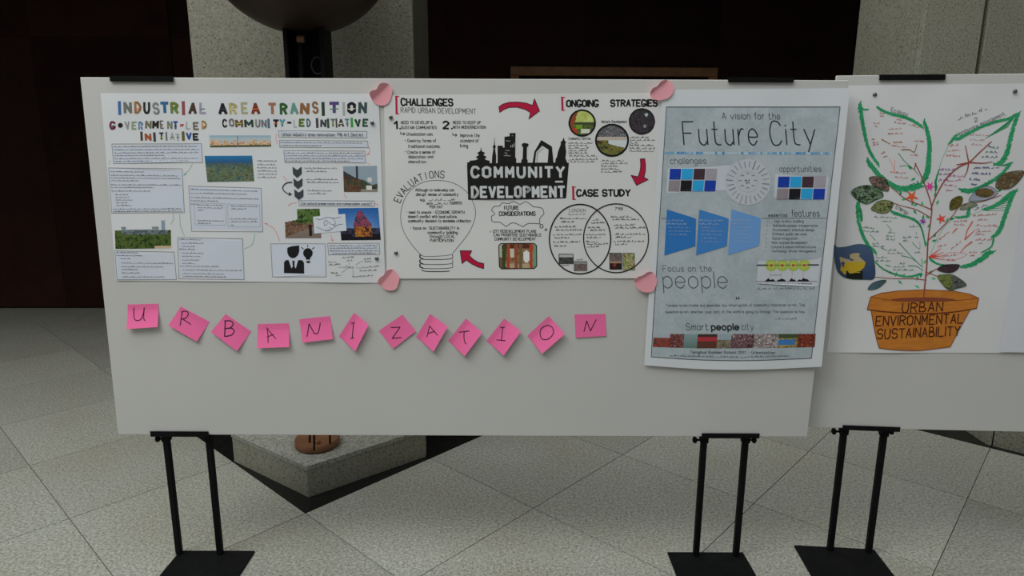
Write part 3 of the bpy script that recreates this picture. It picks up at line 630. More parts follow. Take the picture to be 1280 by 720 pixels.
def tower(u, v):
    cx = .52+.05*v; hw = .06+.30*min(1, max(0, (v-.08)*2.1)) if v < .56 else .32
    if v > .88 or (v > .8-.0*u and (u < .3 or u > .8)): return (22, 20, 28)
    if abs(u-cx) < hw*(.75 if u > cx else .62) and v > .08:
        if v < .58: return mott([(60, 32, 52), (128, 52, 74), (150, 66, 92), (52, 42, 64), (70, 60, 90)], 13, 13, 15)(u, v)
        return mott([(80, 42, 25), (195, 130, 38), (160, 80, 30), (50, 32, 30), (60, 36, 40)], 12, 10, 17)(u, v)
    if v > .62: return mott([(30, 28, 40), (55, 60, 90), (25, 22, 30)], 7, 7, 18)(u, v)
    return mix((25, 85, 160), (115, 150, 195), (1-abs(u-.5))*v*1.5)
photo(sh1, [(422.6, 260.2), (473, 259.6), (476.3, 299.8), (427, 300.4)], 54, 45, tower, label='photo of a red lit tower at dusk')
k = Ink(sh1); k.layer = 3; k.fill([(391.4, 267.8), (431.8, 267.2), (433.8, 291.4), (393.2, 291.8)], (176, 182, 192), dy=4); k.layer = 4; HC = (75, 78, 88)
for pts in ([(395, 273), (400, 274.4), (406, 272.5), (412, 271.4), (417, 272.8), (419, 276.5)], [(426.5, 271), (421, 272.3), (415, 273)], [(396, 283.5), (402, 286.2), (408, 288.5), (413, 287.6)], [(428.5, 280), (423, 280.8), (418, 284), (413, 287.6)],
            [(406, 282), (405.4, 278), (408, 275), (411, 277.5), (415, 280.4), (420, 281.5)], [(406, 282), (408.5, 281), (409.5, 278.5)], [(409, 288.6), (407.5, 286.6)], [(412, 288.8), (410, 286.4)], [(415, 286), (412, 284)], [(419, 276.5), (419.5, 279), (417, 281)]): k.line(pts, .55, HC, True)
k.done('sketch_print', 'line drawing of a handshake')
# =================================================================== SHEET 2 : community development
sh2 = Sheet('poster', B1, [(480, 119), (828.5, 116), (822, 347.5), (484, 348)], 0.0016, 'white hand-drawn Community Development poster at the middle of the long board', 'poster', paper('poster paper warm', (0.80, 0.81, 0.80)), amp=0.0028, seed=2)
k = Ink(sh2)
def br(x0, y0, x1, y1):
    k.line([(x0+1.2, y0+.6), (x0+1.6, y1-.6)], 2.6, RED); k.line([(x0, y0), (x1, y0+.6)], 1.2, RED); k.line([(x0+.5, y1), (x1, y1)], 1.2, RED)
for q4 in ((494.4, 120.2, 498.8, 142.4), (701.4, 121.5, 706, 138), (715, 233.2, 719.3, 249.2)): br(*q4); part('red_bracket')
k.text('CHALLENGES', 502, 131.6, 566, 132.2, 8, 2.0, BK, .08); k.text('RAPID URBAN DEVELOPMENT', 501.4, 140.6, 594.8, 142.2, 6, .7, (70, 72, 74), .08)
k.text('1', 493.4, 160.8, 496.6, 160.8, 9, 2.2, BK); k.line([(500.4, 160.8)], 1.6, BK); k.text('2', 554.2, 160.6, 561, 160.8, 8.6, 2.2, BK); k.line([(565, 160.8)], 1.6, BK)
k.text('ONGOING', 708.4, 133.2, 747.6, 133, 7.6, 2.0, BK, .08); k.text('STRATEGIES', 763.5, 133, 821, 132.6, 7.6, 2.0, BK, .08)
k.text('CASE STUDY', 721, 245, 787, 244.6, 7.4, 2.1, BK, .08)
k.text('FUTURE', 630.6, 262.2, 648.3, 262, 4.6, .85, BK); k.text('CONSIDERATIONS', 624, 269.4, 669, 269.2, 4.8, .95, BK, .1)
import itertools
for ch, th in zip('EVALUATIONS', [200+i*7.3 for i in range(11)]):
    r_ = 50; a = math.radians(th+3.5); X, Y = 547+r_*math.cos(a), 271+r_*math.sin(a)*0.98; tx, ty = -math.sin(a), math.cos(a); wd = 4.6 if ch != 'I' else 0.2
    k.text(ch, X-tx*wd/2, Y-ty*wd/2, X+tx*wd/2, Y+ty*wd/2, 8.5, .95, BK, lean=0)
k.done('heading_lettering', 'hand-drawn black headings')
k = Ink(sh2); HW = (72, 74, 76)
def hw(t, x0, y0, x1, h=3.4, w=.62, c=(52, 54, 56), y1=None): k.text(t, x0, y0, x1, y1 if y1 is not None else y0, h, w, c, .25)
hw('NEED TO DEVELOP &', 501.5, 154.9, 541); hw('SUSTAIN COMMUNITIES', 501.8, 161.2, 546); hw('Urbanization can:', 508.5, 169.4, 541, 3.6); hw('Destroy forms of', 510, 177.6, 545, 3.6); hw('traditional customs;', 510.5, 184.6, 550, 3.6)
hw('Create a sense of', 510, 191.8, 544, 3.4); hw('dislocation and', 511, 197.6, 541.5, 3.4); hw('alienation', 511, 203.8, 533, 3.4)
hw('NEED TO KEEP UP', 566.5, 154.9, 601); hw('WITH MODERNIZATION', 566.5, 160.8, 607); hw('Improve the', 575.7, 171, 599.5, 3.8); hw('standard of', 575.5, 177.8, 598, 3.8); hw('living', 575.5, 184, 585, 3.8)
for x, y in ((501, 165), (566, 166.5)): k.line([(x, y), (x, y+2.4), (x+4.8, y+2.4)], .9, BK); k.line([(x+3.4, y+.8), (x+5.2, y+2.4), (x+3.4, y+4)], .8, BK)
for x, y in ((507, 175.5), (507, 189.5), (613, 289.6)): k.line([(x, y)], 1.0, BK)
hw('Although to redevelop can', 519.5, 239, 567.7, 3.4); hw('disrupt sense of community', 520.3, 244.6, 573, 3.4); hw('e.g.', 525.5, 251, 531.5, 3.2); hw('with', 533.5, 255.8, 541, 3.2); hw('TOURISTS', 562, 255.2, 577.5, 3.0); hw('PER DAY', 537.5, 260, 553.5, 3)
k.scrib(536, 250.8, 569, 250.6, 2.6, .45, HW); k.scrib(543.5, 255.4, 560, 255.2, 2.6, .45, HW)
hw('- need to ensure - ECONOMIC GROWTH', 507.6, 266.8, 580.7, 3.3); hw("doesn't conflict with local culture,", 510.5, 272.2, 571.5, 3.3); hw('community decision to maximise utilisation', 510.6, 277.6, 588.5, 3.3)
hw('- focus on  SUSTAINABILITY in', 512.5, 286.6, 574, 3.4); hw('community building', 535, 292, 572, 3.4); hw('through LOCAL', 537.3, 297, 569, 3.4); hw('PARTICIPATION', 538, 302, 567, 3.2)
hw('CITY REDEVELOPMENT PLANS', 616.5, 290.6, 670, 3.3); hw('CAN PRIORITISE SUSTAINABLE', 617, 295.2, 676.5, 3.3); hw('COMMUNITY DEVELOPMENT', 618.3, 300.2, 669.5, 3.3)
hw('Community Centres', 710.6, 174.6, 738, 3.0, .45); hw('Historic Development', 751.5, 153.6, 783.5, 3.2, .5)
for i in range(5): k.scrib(710.4, 179.6+i*3.15, 736-(i % 2)*2+(6 if i == 0 else 0), 179.4+i*3.15, 1.9, .42, HW)
k.scrib(711.5, 195.6, 747, 195.6, 2, .42, HW); k.scrib(710.4, 200.4, 747, 199.6, 2, .42, HW); k.scrib(713, 203, 743, 202.8, 2, .42, HW)
for i, x1 in enumerate((812, 819, 797)): k.scrib(787.5, 172.6+i*3.4, x1, 172.6+i*3.4, 2, .42, HW)
for i, x1 in enumerate((818.5, 818.5, 818.5)): k.scrib(786.5, 182.4+i*3.5, x1, 182.8+i*3.5, 2, .42, HW)
for i, x1 in enumerate((780, 785, 774, 776, 777.5)): k.scrib(751.3, 201.6+i*3.5, x1, 201.4+i*3.5, 2, .42, HW)
hw('LONDON', 711.4, 264.8, 731.5, 4.0, .45, (90, 92, 94)); hw('798', 768.4, 262.6, 778, 3.6, .6); k.scrib(710.5, 268.6, 732, 268.2, 1.8, .36, (110, 112, 114))
for x0, y0, x1 in ((700, 273.8, 734), (701.5, 278, 718), (693.5, 284.2, 721.5), (695, 288.2, 728), (691, 293.8, 726.5), (693, 298, 712), (691.5, 303.2, 725), (693, 308.2, 708),
                   (741, 275.4, 750), (739, 279.2, 757.5), (734.8, 285.2, 751), (737.5, 288.6, 757), (732.5, 293.8, 757), (733.5, 297.6, 751), (732.5, 302.8, 748), (733.8, 305.6, 760), (734, 309, 749),
                   (763.5, 271.8, 790), (765.5, 275, 798.5), (767, 282, 794), (769, 285.4, 808), (768.5, 293.4, 806.5), (769, 297.2, 789), (767, 302.4, 805), (768.5, 306, 784)): k.scrib(x0, y0, x1, y0-.3, 1.9, .45, (60, 62, 64))
k.scrib(701.5, 332, 711, 331.8, 1, .36, HW); k.scrib(721, 325, 729, 324.6, 1.2, .36, HW)
k.done('handwriting', 'small black handwritten notes')
k = Ink(sh2)
k.fill([(583.8, 205.4), (595, 204), (622, 204), (668, 203.2), (711, 203.2), (709.5, 222), (707.4, 248.6), (650, 249), (585.3, 249.8)], (24, 24, 22))
k.layer = 2; SK = (24, 24, 22)
for pts in ([(601.4, 183.5), (602.2, 189), (606.5, 191), (604, 193.6), (608.6, 196), (605.5, 198.6), (609, 200.4), (612, 200.4), (612.4, 205), (584, 205.6), (584, 203), (587, 202.5), (587, 200.8), (593, 200.8), (598, 198.6), (594.5, 196.4), (599, 193.6), (596.5, 191.4), (600.5, 188.6)],
            [(618, 170.4), (618.6, 181), (620, 183.4), (618.8, 185.5), (620.2, 196), (620, 205), (614.8, 205), (615.2, 196), (616.8, 185.5), (615.6, 183.4), (617.4, 181)],
            [(622, 205), (622, 182.4), (628.6, 182.4), (628.6, 184.2), (630.6, 184.2), (630.6, 170.8), (637, 170.8), (637, 166.3), (644.4, 166.3), (644, 197), (645.2, 197.4), (645.3, 205)],
            [(651.5, 205), (651.6, 199.6), (653.2, 199.2), (653.8, 184), (652.4, 182.8), (652.2, 179.8), (655, 178.6), (660.8, 179.6), (660.2, 182.6), (658.6, 184), (658.4, 199.2), (659.6, 199.8), (659.4, 205)],
            [(665.4, 205), (668, 189.4), (676.5, 175), (689.8, 183.2), (691.9, 205), (684.4, 205), (685.6, 187), (677.6, 182), (670.2, 190), (668.6, 203), (668.5, 205)],
            [(693.6, 205), (694.6, 198), (696, 196.6), (697.2, 190), (701, 180), (700.4, 177.6), (702.8, 176), (704.4, 171.6), (705.6, 175.6), (707.5, 177.6), (706.4, 180.2), (707.6, 190), (706.6, 197.5), (708.8, 203), (708.8, 205)]):
    k.fill(pts, SK, dy=.8)
k.layer = 3; WH = (168, 172, 174)
k.text('COMMUNITY', 590, 221, 704.5, 221, 11.8, 3.2, WH, .04, track=2.9); k.text('DEVELOPMENT', 590.5, 246.2, 705, 245.6, 12.2, 3.2, WH, .04, track=2.5)
k.line([(694.5, 227), (703, 227)], 2.2, WH)
for x, y, w_ in ((632.5, 176, 5), (638, 183, 1), (640, 182, 1), (642, 180.5, 1), (632, 188, 5), (631, 191, 3), (630, 194.5, 8), (633, 193, 1), (640, 169.5, 1)): k.line([(x, y), (x+w_, y+.3)], .7, (140, 143, 144))
for x, h_ in ((638.5, 2), (640.5, 3), (642.6, 5)): k.line([(x, 184), (x, 184-h_)], .7, (150, 153, 154))
k.line([(671, 203), (671.4, 191.5), (679, 185.4)], .45, (70, 72, 72))
k.done('city_silhouette', 'black skyline block with white hollow words')
k = Ink(sh2)
def arrow(o_):
    k.layer = 1; k.fill(o_, RED, dy=.8); k.layer = 2; k.line(o_, .8, (28, 14, 20), closed=True); part('arrow_drawing', 'dark red arrow outlined in black')
arrow([(623.6, 133.6), (629, 130), (637, 127.8), (648, 127.6), (658, 129), (665.6, 131.8), (668, 123.6), (674.4, 138.6), (661, 148.8), (663, 140.8), (656, 136.6), (646, 134), (636, 134.4), (629.5, 137), (624.6, 140.6)])
arrow([(800, 198.6), (805.6, 198.4), (806.6, 206), (806.4, 214), (804.6, 221.6), (809.8, 224.4), (795.4, 231.6), (788.6, 219), (797.4, 221), (799.8, 213), (800.6, 206)])
arrow([(575.2, 313.2), (589.8, 313.2), (586.6, 319.2), (592, 324.2), (598, 327.6), (604.8, 329.4), (604.6, 335.6), (597, 333.2), (589.5, 329.6), (583, 324.8), (577.6, 329.2)])
k = Ink(sh2); LN = (62, 64, 66)
k.line([(526, 318), (520, 311.5), (511, 300), (503.6, 286), (501, 273), (502.4, 259), (508, 245), (517, 234.5), (530, 227.5), (545, 225.4), (561, 227), (575, 233), (586, 243), (593, 257), (594.4, 268), (591.4, 280), (586, 291), (577, 303), (566, 316.4)], .65, LN, True)
for i, y in enumerate((320, 326.2, 331.4)):
    x0, x1 = 525.4+i*.3, 566.4-i*.2
    k.line([(526.5, y-2), (524.8, y), (526.4, y+3), (533, y+4), (550, y+4.2), (562, y+3.4), (566, y+2), (565.6, y-1.6)], .8 if i else .9, LN, True)
    k.line([(525, y-1.4), (525.4, y+1.8), (529, y+3.6)], 1.5, BK, True)
k.line([(526, 319), (535, 320.4), (556, 319.4), (566, 317.5)], .6, LN, True)
k.line([(527, 337.6), (534, 339), (552, 339.2), (562, 338.6)], 1.0, BK, True)
part('bulb_drawing', 'light bulb outline around handwriting')
# thought cloud
C = [(605+x/7.2, 245+y/7.2) for x, y in ((145, 235), (75, 228), (68, 180), (97, 160), (68, 130), (90, 95), (143, 90), (165, 62), (222, 70), (265, 50), (325, 76), (380, 52), (443, 95), (522, 110), (540, 160), (503, 200), (503, 250), (402, 246), (350, 276), (262, 240), (200, 275))]
for i in range(0, 20, 2):
    a, m_, b = C[i], C[i+1], C[(i+2) % 21]; k.line([a, m_, b], .75, (38, 40, 42), True)
k.line([C[20], C[0]], .75, (38, 40, 42))
k.ring(676.8, 282.6, 2, 2.2, .9, BK, 14); k.ring(682.3, 287, 1.2, 1.3, .8, BK, 12)
part('thought_cloud')
# venn diagram
for cx, cy, rx, ry, w_ in ((724.9, 298.7, 38.3, 43.4, 1.65), (769.8, 297.6, 40.5, 42.9, 1.4)): k.layer = 3; k.ring(cx, cy, rx, ry, w_, (26, 27, 28), 60); part('circle_drawing')
def circ(cx, cy, rx, ry, fn, w):
    q = Ink(sh2); q.fill([(cx+rx*math.cos(t*math.pi/16), cy+ry*math.sin(t*math.pi/16)) for t in range(32)], lambda x, y: fn((x-cx+rx)/(2*rx), (y-cy+ry)/(2*ry)), dy=1.1)
    q.layer = 2; q.ring(cx, cy, rx, ry, w, (20, 22, 22), 36, .15); return q
def kids(u, v):
    if u < .35-.3*v and v < .7: return (120, 60, 35)
    if v < .48: return mott([(140, 150, 75), (165, 175, 105)], 5, 5, 2)(u, v)
    if v < .58: return (55, 60, 45)
    if .25 < u < .5 and .55 < v < .72: return (95, 130, 35)
    if .45 < u < .8 and .72 < v < .9: return (175, 178, 165)
    if u < .3 and v > .7: return (150, 50, 40)
    return mott([(35, 40, 25), (80, 100, 45), (45, 38, 30)], 8, 8, 5)(u, v)
circ(727.6, 153.8, 16, 16, kids, 2.2).done('photo_print', 'round photo in greens')
def roofs(u, v):
    if v < .38: return mott([(60, 40, 42), (110, 110, 115), (50, 55, 55), (140, 145, 148)], 9, 8, 21)(u, v)
    if v < .5: return (158, 150, 140)
    if v < .62+.25*u-.1 and u > .4: return (172, 178, 180)
    return mott([(50, 40, 25), (110, 105, 50), (80, 85, 45), (40, 38, 26)], 7, 7, 22)(u, v)
circ(764.8, 175.4, 20, 19.6, roofs, 2.4).done('photo_print', 'round photo of old roofs')
circ(802, 151.8, 15.6, 15.8, lambda u, v: (150, 165, 165) if math.hypot(u-.68, v-.25) < .07 else ((120, 118, 120) if math.hypot(u-.62, v-.7) < .07 else mott([(28, 26, 32), (40, 38, 42), (60, 52, 58), (25, 30, 32)], 7, 7, 31)(u, v)), 1.6).done('photo_print', 'round dark night photo')
def corridor(u, v):
    if u > .9: return (95, 130, 105)
    if u < .1: return (150, 150, 130) if v < .55 else (95, 75, 50)
    for a, c in ((.15, (45, 60, 35)), (.26, (140, 62, 40)), (.46, (125, 65, 48)), (.58, (95, 80, 55)), (.86, (150, 60, 40))):
        if abs(u-a) < .045: return c
    if math.hypot((u-.73)/.09, (v-.52)/.25) < 1: return (190, 195, 195)
    if v < .2: return (75, 40, 30)
    if v > .8: return (150, 135, 110)
    if .28 < u < .42 and v < .55: return (170, 168, 150)
    return mott([(80, 60, 40), (130, 110, 75), (110, 75, 50)], 8, 8, 41)(u, v)
q = Ink(sh2); rr = [(623.4, 307), (626, 304.2), (667.6, 304), (670.6, 307), (670.8, 332), (668, 335.2), (627, 335.8), (624.2, 333)]
q.fill(rr, lambda x, y: corridor((x-623)/48, (y-304)/32), dy=1.1); q.layer = 2; q.line(rr, 1.1, (25, 26, 24), closed=True); q.done('photo_print', 'photo of a red columned corridor with a black rounded border')
photo(sh2, [(698.6, 317.4), (716.3, 317.6), (716.4, 329.3), (698.8, 329.3)], 14, 9, lambda u, v: (160, 165, 165) if v < .28 else mott([(35, 38, 35), (75, 80, 72)], 7, 5, 3)(u, v), layer=2, edge=(.8, (50, 52, 52)))
photo(sh2, [(717.5, 326.4), (733.5, 326.4), (733.6, 338.2), (717.6, 338.2)], 14, 10, lambda u, v: (125, 130, 132) if v < .3 else mott([(70, 55, 55), (115, 95, 92), (80, 78, 76)], 6, 5, 8)(u, v), layer=2, edge=(.6, (90, 90, 90)))
photo(sh2, [(761.6, 316.2), (776.8, 316.2), (777, 336.4), (762, 336.4)], 13, 16, lambda u, v: mott([(60, 50, 48), (110, 100, 95), (75, 65, 60)], 6, 6, 2)(u, v) if v < .5 else ((150, 118, 95) if v < .6 else ((130, 45, 30) if math.hypot(u-.4, v-.72) < .14 else (35, 25, 22))), layer=2, edge=(.6, (40, 40, 40)))
photo(sh2, [(778.2, 316.2), (792.6, 316.2), (793, 337), (778.6, 337)], 13, 16, mott([(50, 65, 25), (110, 125, 55), (170, 165, 120), (80, 45, 30)], 6, 7, 5), layer=2, edge=(.6, (60, 60, 50)))
# =================================================================== SHEET 3 : future city
sh3 = Sheet('poster', B1, [(827, 112.5), (1059.5, 110.5), (1025, 457), (804.5, 455.5)], 0.0075, 'tall pale blue printed poster titled Future City, at the right end of the long board', 'poster', paper('poster paper blue white', (0.78, 0.82, 0.86)), amp=0.0028, sag=5, lean=0.078, seed=4, ny=60,
            bulge=lambda x, y: 0.004*max(0, (x-1005+(y-110)*.06)/50)**2)
k = Ink(sh3); fr = [(832.3, 134), (1047.5, 134), (1012.5, 446.6), (813.3, 445)]
def uv3(u, v): 
    a, b, c, d = fr; return ((a[0]*(1-u)+b[0]*u)*(1-v)+(d[0]*(1-u)+c[0]*u)*v, (a[1]*(1-u)+b[1]*u)*(1-v)+(d[1]*(1-u)+c[1]*u)*v+4*math.sin(math.pi*u)*v*v)
def bg(u, v):
    t = vn(u*9, v*14, 51)*.5+vn(u*30, v*42, 52)*.25+hsh(int(u*64), int(v*84), 3)*.25; return mix((130, 142, 146), (156, 163, 168), t)
for j in range(84):
    for i in range(56):
        u0, u1, v0, v1 = i/56, (i+1)/56, j/84, (j+1)/84; k.poly([uv3(u0, v0), uv3(u0, v1), uv3(u1, v1), uv3(u1, v0)], bg(u0, v0))
k.done('background_print', 'pale grey-blue mottled print')
k = Ink(sh3); k.layer = 2; DK = (52, 58, 64)
k.line([uv3(0, 0), uv3(1, 0)], 1.0, DK); k.line([uv3(1, 0), uv3(1, 1)], .8, DK); k.line([uv3(i/12, 1) for i in range(13)], .8, DK); k.line([uv3(0, 1), uv3(0, 0)], .8, DK)
k.text('A vision for the', 901.5, 149, 974, 149.4, 8, .8, (66, 72, 76)); k.text('Future City', 854, 180.8, 1018, 180.8, 28.5, 1.55, (34, 38, 44), track=1.9, space=3)
for i in range(70):
    u = i/70; x = 830+u*208; c = mix((60, 115, 160), (150, 168, 178), min(1, hsh(i, 77)*1.25+(.35 if .2 < u < .42 and i % 3 else 0))); y = 191.2+u*.6
    k.poly([(x, y-1.5), (x, y+1.5), (x+2.98, y+1.5), (x+2.98, y-1.5)], c)
k.text('challenges', 837.5, 204.6, 881.5, 204.4, 7.4, .75, (84, 92, 98)); k.text('opportunities', 973.4, 214.3, 1024.5, 214.4, 7, .75, (84, 92, 98))
k.line([(825.6, 272.9), (832, 272.9)], .6, DK); k.line([(951, 272.6), (1031.5, 272.2)], .6, DK)
k.text('essential', 959.7, 270.8, 982.5, 270.6, 4.2, .6, DK); k.text('features', 988.5, 270.4, 1022.5, 270, 8, .75, (60, 66, 72))
for i, (x0, y, x1, t) in enumerate(((967, 277.6, 1003, 'High quality building'), (965.5, 283, 1020.5, 'Multimodal access transportation'), (965, 288.4, 1016, 'Environment oriented design'), (964.5, 293.6, 1007, 'Efficient public services'), (964.3, 299, 995.6, 'Social integration'), (963.6, 304.2, 1008, 'Multi-system development'), (963.4, 309.6, 1018, 'Culture & leisure infrastructure'), (963, 314.8, 1018.6, 'Technology driven management'))):
    k.text(t, x0, y, x1, y, 3.0, .42, (72, 78, 84)); k.line([(958.4-i*.45, y-1.3)], .8, DK)
k.text('Focus on the', 828, 338.6, 888.5, 338.8, 7.4, .75, (84, 92, 98)); k.text('people', 828.6, 358.9, 908.5, 359, 20.5, 1.05, (66, 72, 78), track=1.3)
for x in (919.5, 922.3): k.ell(x, 372.3, 1.1, 1.1, DK, 10); k.line([(x-.9, 372), (x, 369.8)], .6, DK)
k.text('Tension is inevitable and desirable, but interruption of community character is not. The', 832.5, 382.6, 1004.5, 381.8, 3.2, .42, (66, 74, 88), lean=.25); k.text('question is not whether your part of the world is going to change. The question is how.', 831.4, 390.6, 1004.5, 390.2, 3.2, .42, (66, 74, 88), lean=.25)
k.scrib(966.8, 398.2, 994, 398, 1.9, .38, (84, 90, 98))
k.text('Smart', 857, 411.3, 884.5, 411.4, 7.6, .85, (70, 76, 82)); k.text('people', 888.5, 411.4, 922.5, 411.4, 7.6, 1.7, (38, 42, 48)); k.text('city', 926.5, 411.4, 941, 411.4, 7.6, .75, (76, 82, 88))
k.text('Tsinghua Summer School 2017 - Urbanization', 862, 440.6, 967.5, 441.4, 3, .6, (58, 64, 70), track=2.2); k.scrib(836, 443.9, 922, 446, 1.5, .4, (78, 84, 90)); k.scrib(924, 446, 986, 444.4, 1.5, .4, (78, 84, 90))
k.scrib(944.5, 361, 1016, 360.6, 2.2, .4, (78, 84, 90))
k.done('printed_text', 'thin grey printed lettering')
k = Ink(sh3); k.layer = 2; PN = (166, 171, 180)
k.fill([(834.4, 207.4), (914, 206.5), (908, 241), (832, 241.4)], PN, dy=4); part('white_panel'); k.layer = 2; k.fill([(967.5, 217), (1034.5, 217.6), (1030.8, 250), (966, 249.6)], PN, dy=4)
part('white_panel'); k.layer = 3; k.ell(933.4, 227.4, 28.8, 29, (160, 165, 172), 40); k.layer = 4
for i in range(24):
    a = i*math.pi/12+.1; r0, r1 = 17+hsh(i, 2)*3, 25+hsh(i, 4)*3; k.line([(933.4+r0*math.cos(a), 227.4+r0*math.sin(a)), (933.4+r1*math.cos(a), 227.4+r1*math.sin(a))], .6+hsh(i, 6)*1.0, (112, 116, 124))
for i in range(8):
    a = i*math.pi/4; x, y = 933.4+9.5*math.cos(a), 226+9*math.sin(a); k.line([(x-1.8, y), (x, y-1), (x+1.8, y)], .9, (98, 102, 110))
k.scrib(929.5, 226, 937, 226, 1.6, .5, (80, 84, 92)); k.scrib(931, 229, 936, 229, 1.4, .5, (80, 84, 92)); k.ring(933.4, 227, 13, 13, .3, (138, 142, 150), 30)
part('wheel_print', 'pale wheel of grey ticks', 4)
rows = [[(20, 52, 140), (38, 140, 190), (58, 42, 50), (138, 135, 142)], [(122, 115, 120), (24, 22, 28), (38, 140, 188), (24, 52, 142)]]
for X0, Y0, px_w, sx, yy in ((836.6, 210.8, 14.9, 13.9, (210.8, 225.3)), (971.4, 220.6, 15.0, 14.1, (220.6, 235.6))):
    for r in (0, 1):
        for c in range(4):
            x = X0+c*px_w-r*1.3; y = yy[r]; k.fill([(x, y), (x+sx, y), (x+sx-1, y+13.5), (x-1, y+13.5)], rows[r][c], dy=4)
            k.layer = 5; k.scrib(x+7, y+11.5, x+12, y+11.5, 1, .3, mix(rows[r][c], (170, 170, 180), .4)); k.layer = 4; part('colour_square')
for q4, c, n_ in (([(832.9, 261.5), (869, 272.7), (868, 307.2), (829.5, 318.8)], (40, 98, 158), 5), ([(873, 261.5), (909.7, 272.7), (907.3, 307.2), (869, 318.4)], (54, 108, 166), 7), ([(913, 261.3), (950, 272.3), (947.7, 306.8), (908.7, 318)], (90, 132, 180), 7)):
    k.fill(q4, c, dy=2); k.layer = 5; x0 = q4[0][0]; w_ = 32
    for i in range(n_): k.scrib(x0+(.5 if i < 2 else 2.5), 275.5+i*4.4, x0+w_*(.55+.42*hsh(i, int(x0))), 276+i*4.4, 1.8 if i < 2 else 1.5, .5 if i < 2 else .36, mix(c, (185, 200, 220), .75))
    k.layer = 4; part('blue_panel')
k.fill([(946.5, 321.8), (1024.5, 321.4), (1020, 357.4), (944, 357.2)], (165, 170, 176), dy=4)
for x in (962.6, 976.3, 990, 1003.7): k.layer = 5; k.ell(x, 331, 7.4, 7.4, (142, 160, 72), 20); k.layer = 6; k.ell(x, 331, 4.2, 4.2, (160, 168, 78), 14); k.layer = 7; k.ell(x, 331, 1.9, 1.9, (150, 75, 60), 10); k.layer = 5; k.line([(x-1, 336), (x-1.6, 346)], .45, (170, 110, 120))
k.layer = 6; k.line([(944.8, 330.8), (958, 330.8)], 1.6, (50, 54, 56)); k.line([(1008, 330.4), (1021, 330.3)], 1.6, (50, 54, 56)); k.line([(957, 330.8), (1010, 330.5)], .7, (50, 54, 56))
for xa, xb in ((955.2, 967), (970, 980.3), (985, 992.8), (995.4, 1009.6)):
    n_ = 6; top = [(xa+(xb-xa)*i/n_, 350.6-(1.2+3.2*hsh(i, int(xa)))*math.sin(math.pi*(i+.5)/(n_+1))) for i in range(n_+1)]; k.fill([(xa-.5, 351)]+top+[(xb+.5, 351)], (20, 22, 24), dy=.7)
k.line([(943.5, 351), (1019.5, 350.8)], .5, DK); k.scrib(948, 354.4, 1014, 354.2, 1.2, .35, (90, 95, 100), (4, 9)); k.line([(962, 343), (975.5, 343)], .4, (90, 95, 100))
k.done('section_print', 'green discs over black trees')
xs_ = [815.8, 836.2, 853.8, 870.5, 895, 912.8, 941.2, 971.6, 995.4, 1017]
cols = [lambda u, v: (150, 160, 170) if v < .35 else mott([(110, 35, 35), (150, 60, 50), (60, 60, 40)], 6, 5, 61)(u, v), mott([(60, 35, 35), (120, 70, 65), (90, 40, 40), (150, 130, 120)], 7, 6, 62), lambda u, v: mix((120, 145, 150), (85, 115, 105), v),
        lambda u, v: (60, 45, 40) if v < .2 else ((170, 45, 55) if .2 < v < .55 else (90, 50, 40)), lambda u, v: (135, 155, 165) if v < .45 else mott([(80, 80, 65), (150, 130, 105)], 6, 5, 64)(u, v), mott([(50, 35, 45), (120, 90, 95), (85, 50, 60), (160, 145, 140)], 9, 6, 65),
        mott([(60, 50, 52), (165, 160, 160), (110, 90, 88), (185, 180, 180)], 10, 7, 66), lambda u, v: (60, 75, 45) if v < .3 else ((50, 110, 175) if abs(v-.62) < .2 and u < .85 else mott([(90, 90, 60), (170, 140, 60)], 5, 5, 67)(u, v)), mott([(90, 30, 28), (150, 60, 35), (60, 25, 25), (170, 80, 50)], 7, 7, 68)]
for i in range(9):
    a, b = xs_[i], xs_[i+1]; s0_, s1_ = 2.6*math.sin(math.pi*i/9), 2.6*math.sin(math.pi*(i+1)/9)
    photo(sh3, [(a+.8, 416.2+s0_*.2), (b+.8, 416.2+s1_*.2), (b-.6, 432.6+s1_*.7), (a-.6, 432.8+s0_*.7)], max(8, int((b-a)/1.5)), 10, cols[i], layer=2)
# =================================================================== SHEET 4 : plant poster
sh4 = Sheet('poster', B2, [(1060, 107), (1308, 104), (1254, 441), (1034, 440.5)], 0.0008, 'white poster with a drawn potted plant and big green leaves, on the right-hand board', 'poster', paper('poster paper plain', (0.80, 0.81, 0.82)), amp=0.004, seed=6, nx=60, ny=60)
GR = (20, 118, 72); GR2 = (60, 150, 105)
def hatch(k, pts, w0, w1, n, col, seedk=0):
    P = cr([tuple(p) for p in pts], n=6)
    m = len(P)-1
    for i in range(n):
        t = i/n*m; j = min(m-1, int(t)); x = P[j][0]+(P[j+1][0]-P[j][0])*(t-j); y = P[j][1]+(P[j+1][1]-P[j][1])*(t-j); dx, dy = P[j+1][0]-P[j][0], P[j+1][1]-P[j][1]; L = math.hypot(dx, dy) or 1
        w = w0+(w1-w0)*i/n; w *= .55+.9*hsh(i, seedk); nx_, ny_ = -dy/L, dx/L; sk = .8
        c = mix(col, (90, 165, 125), hsh(i, seedk+1)*.5)
        k.seg((x+(nx_*-.5+dx/L*-sk)*w, y+(ny_*-.5+dy/L*-sk)*w), (x+(nx_*.5+dx/L*sk)*w, y+(ny_*.5+dy/L*sk)*w), .9, .5, c)
k = Ink(sh4)
A = lambda L_: [(1060+x/6, 120+y/6) for x, y in L_]
B_ = lambda L_: [(1160+x/6, 120+y/6) for x, y in L_]
C_ = lambda L_: [(1035+x/5.144, 230+y/5.144) for x, y in L_]
D_ = lambda L_: [(1140+x/5.143, 230+y/5.143) for x, y in L_]
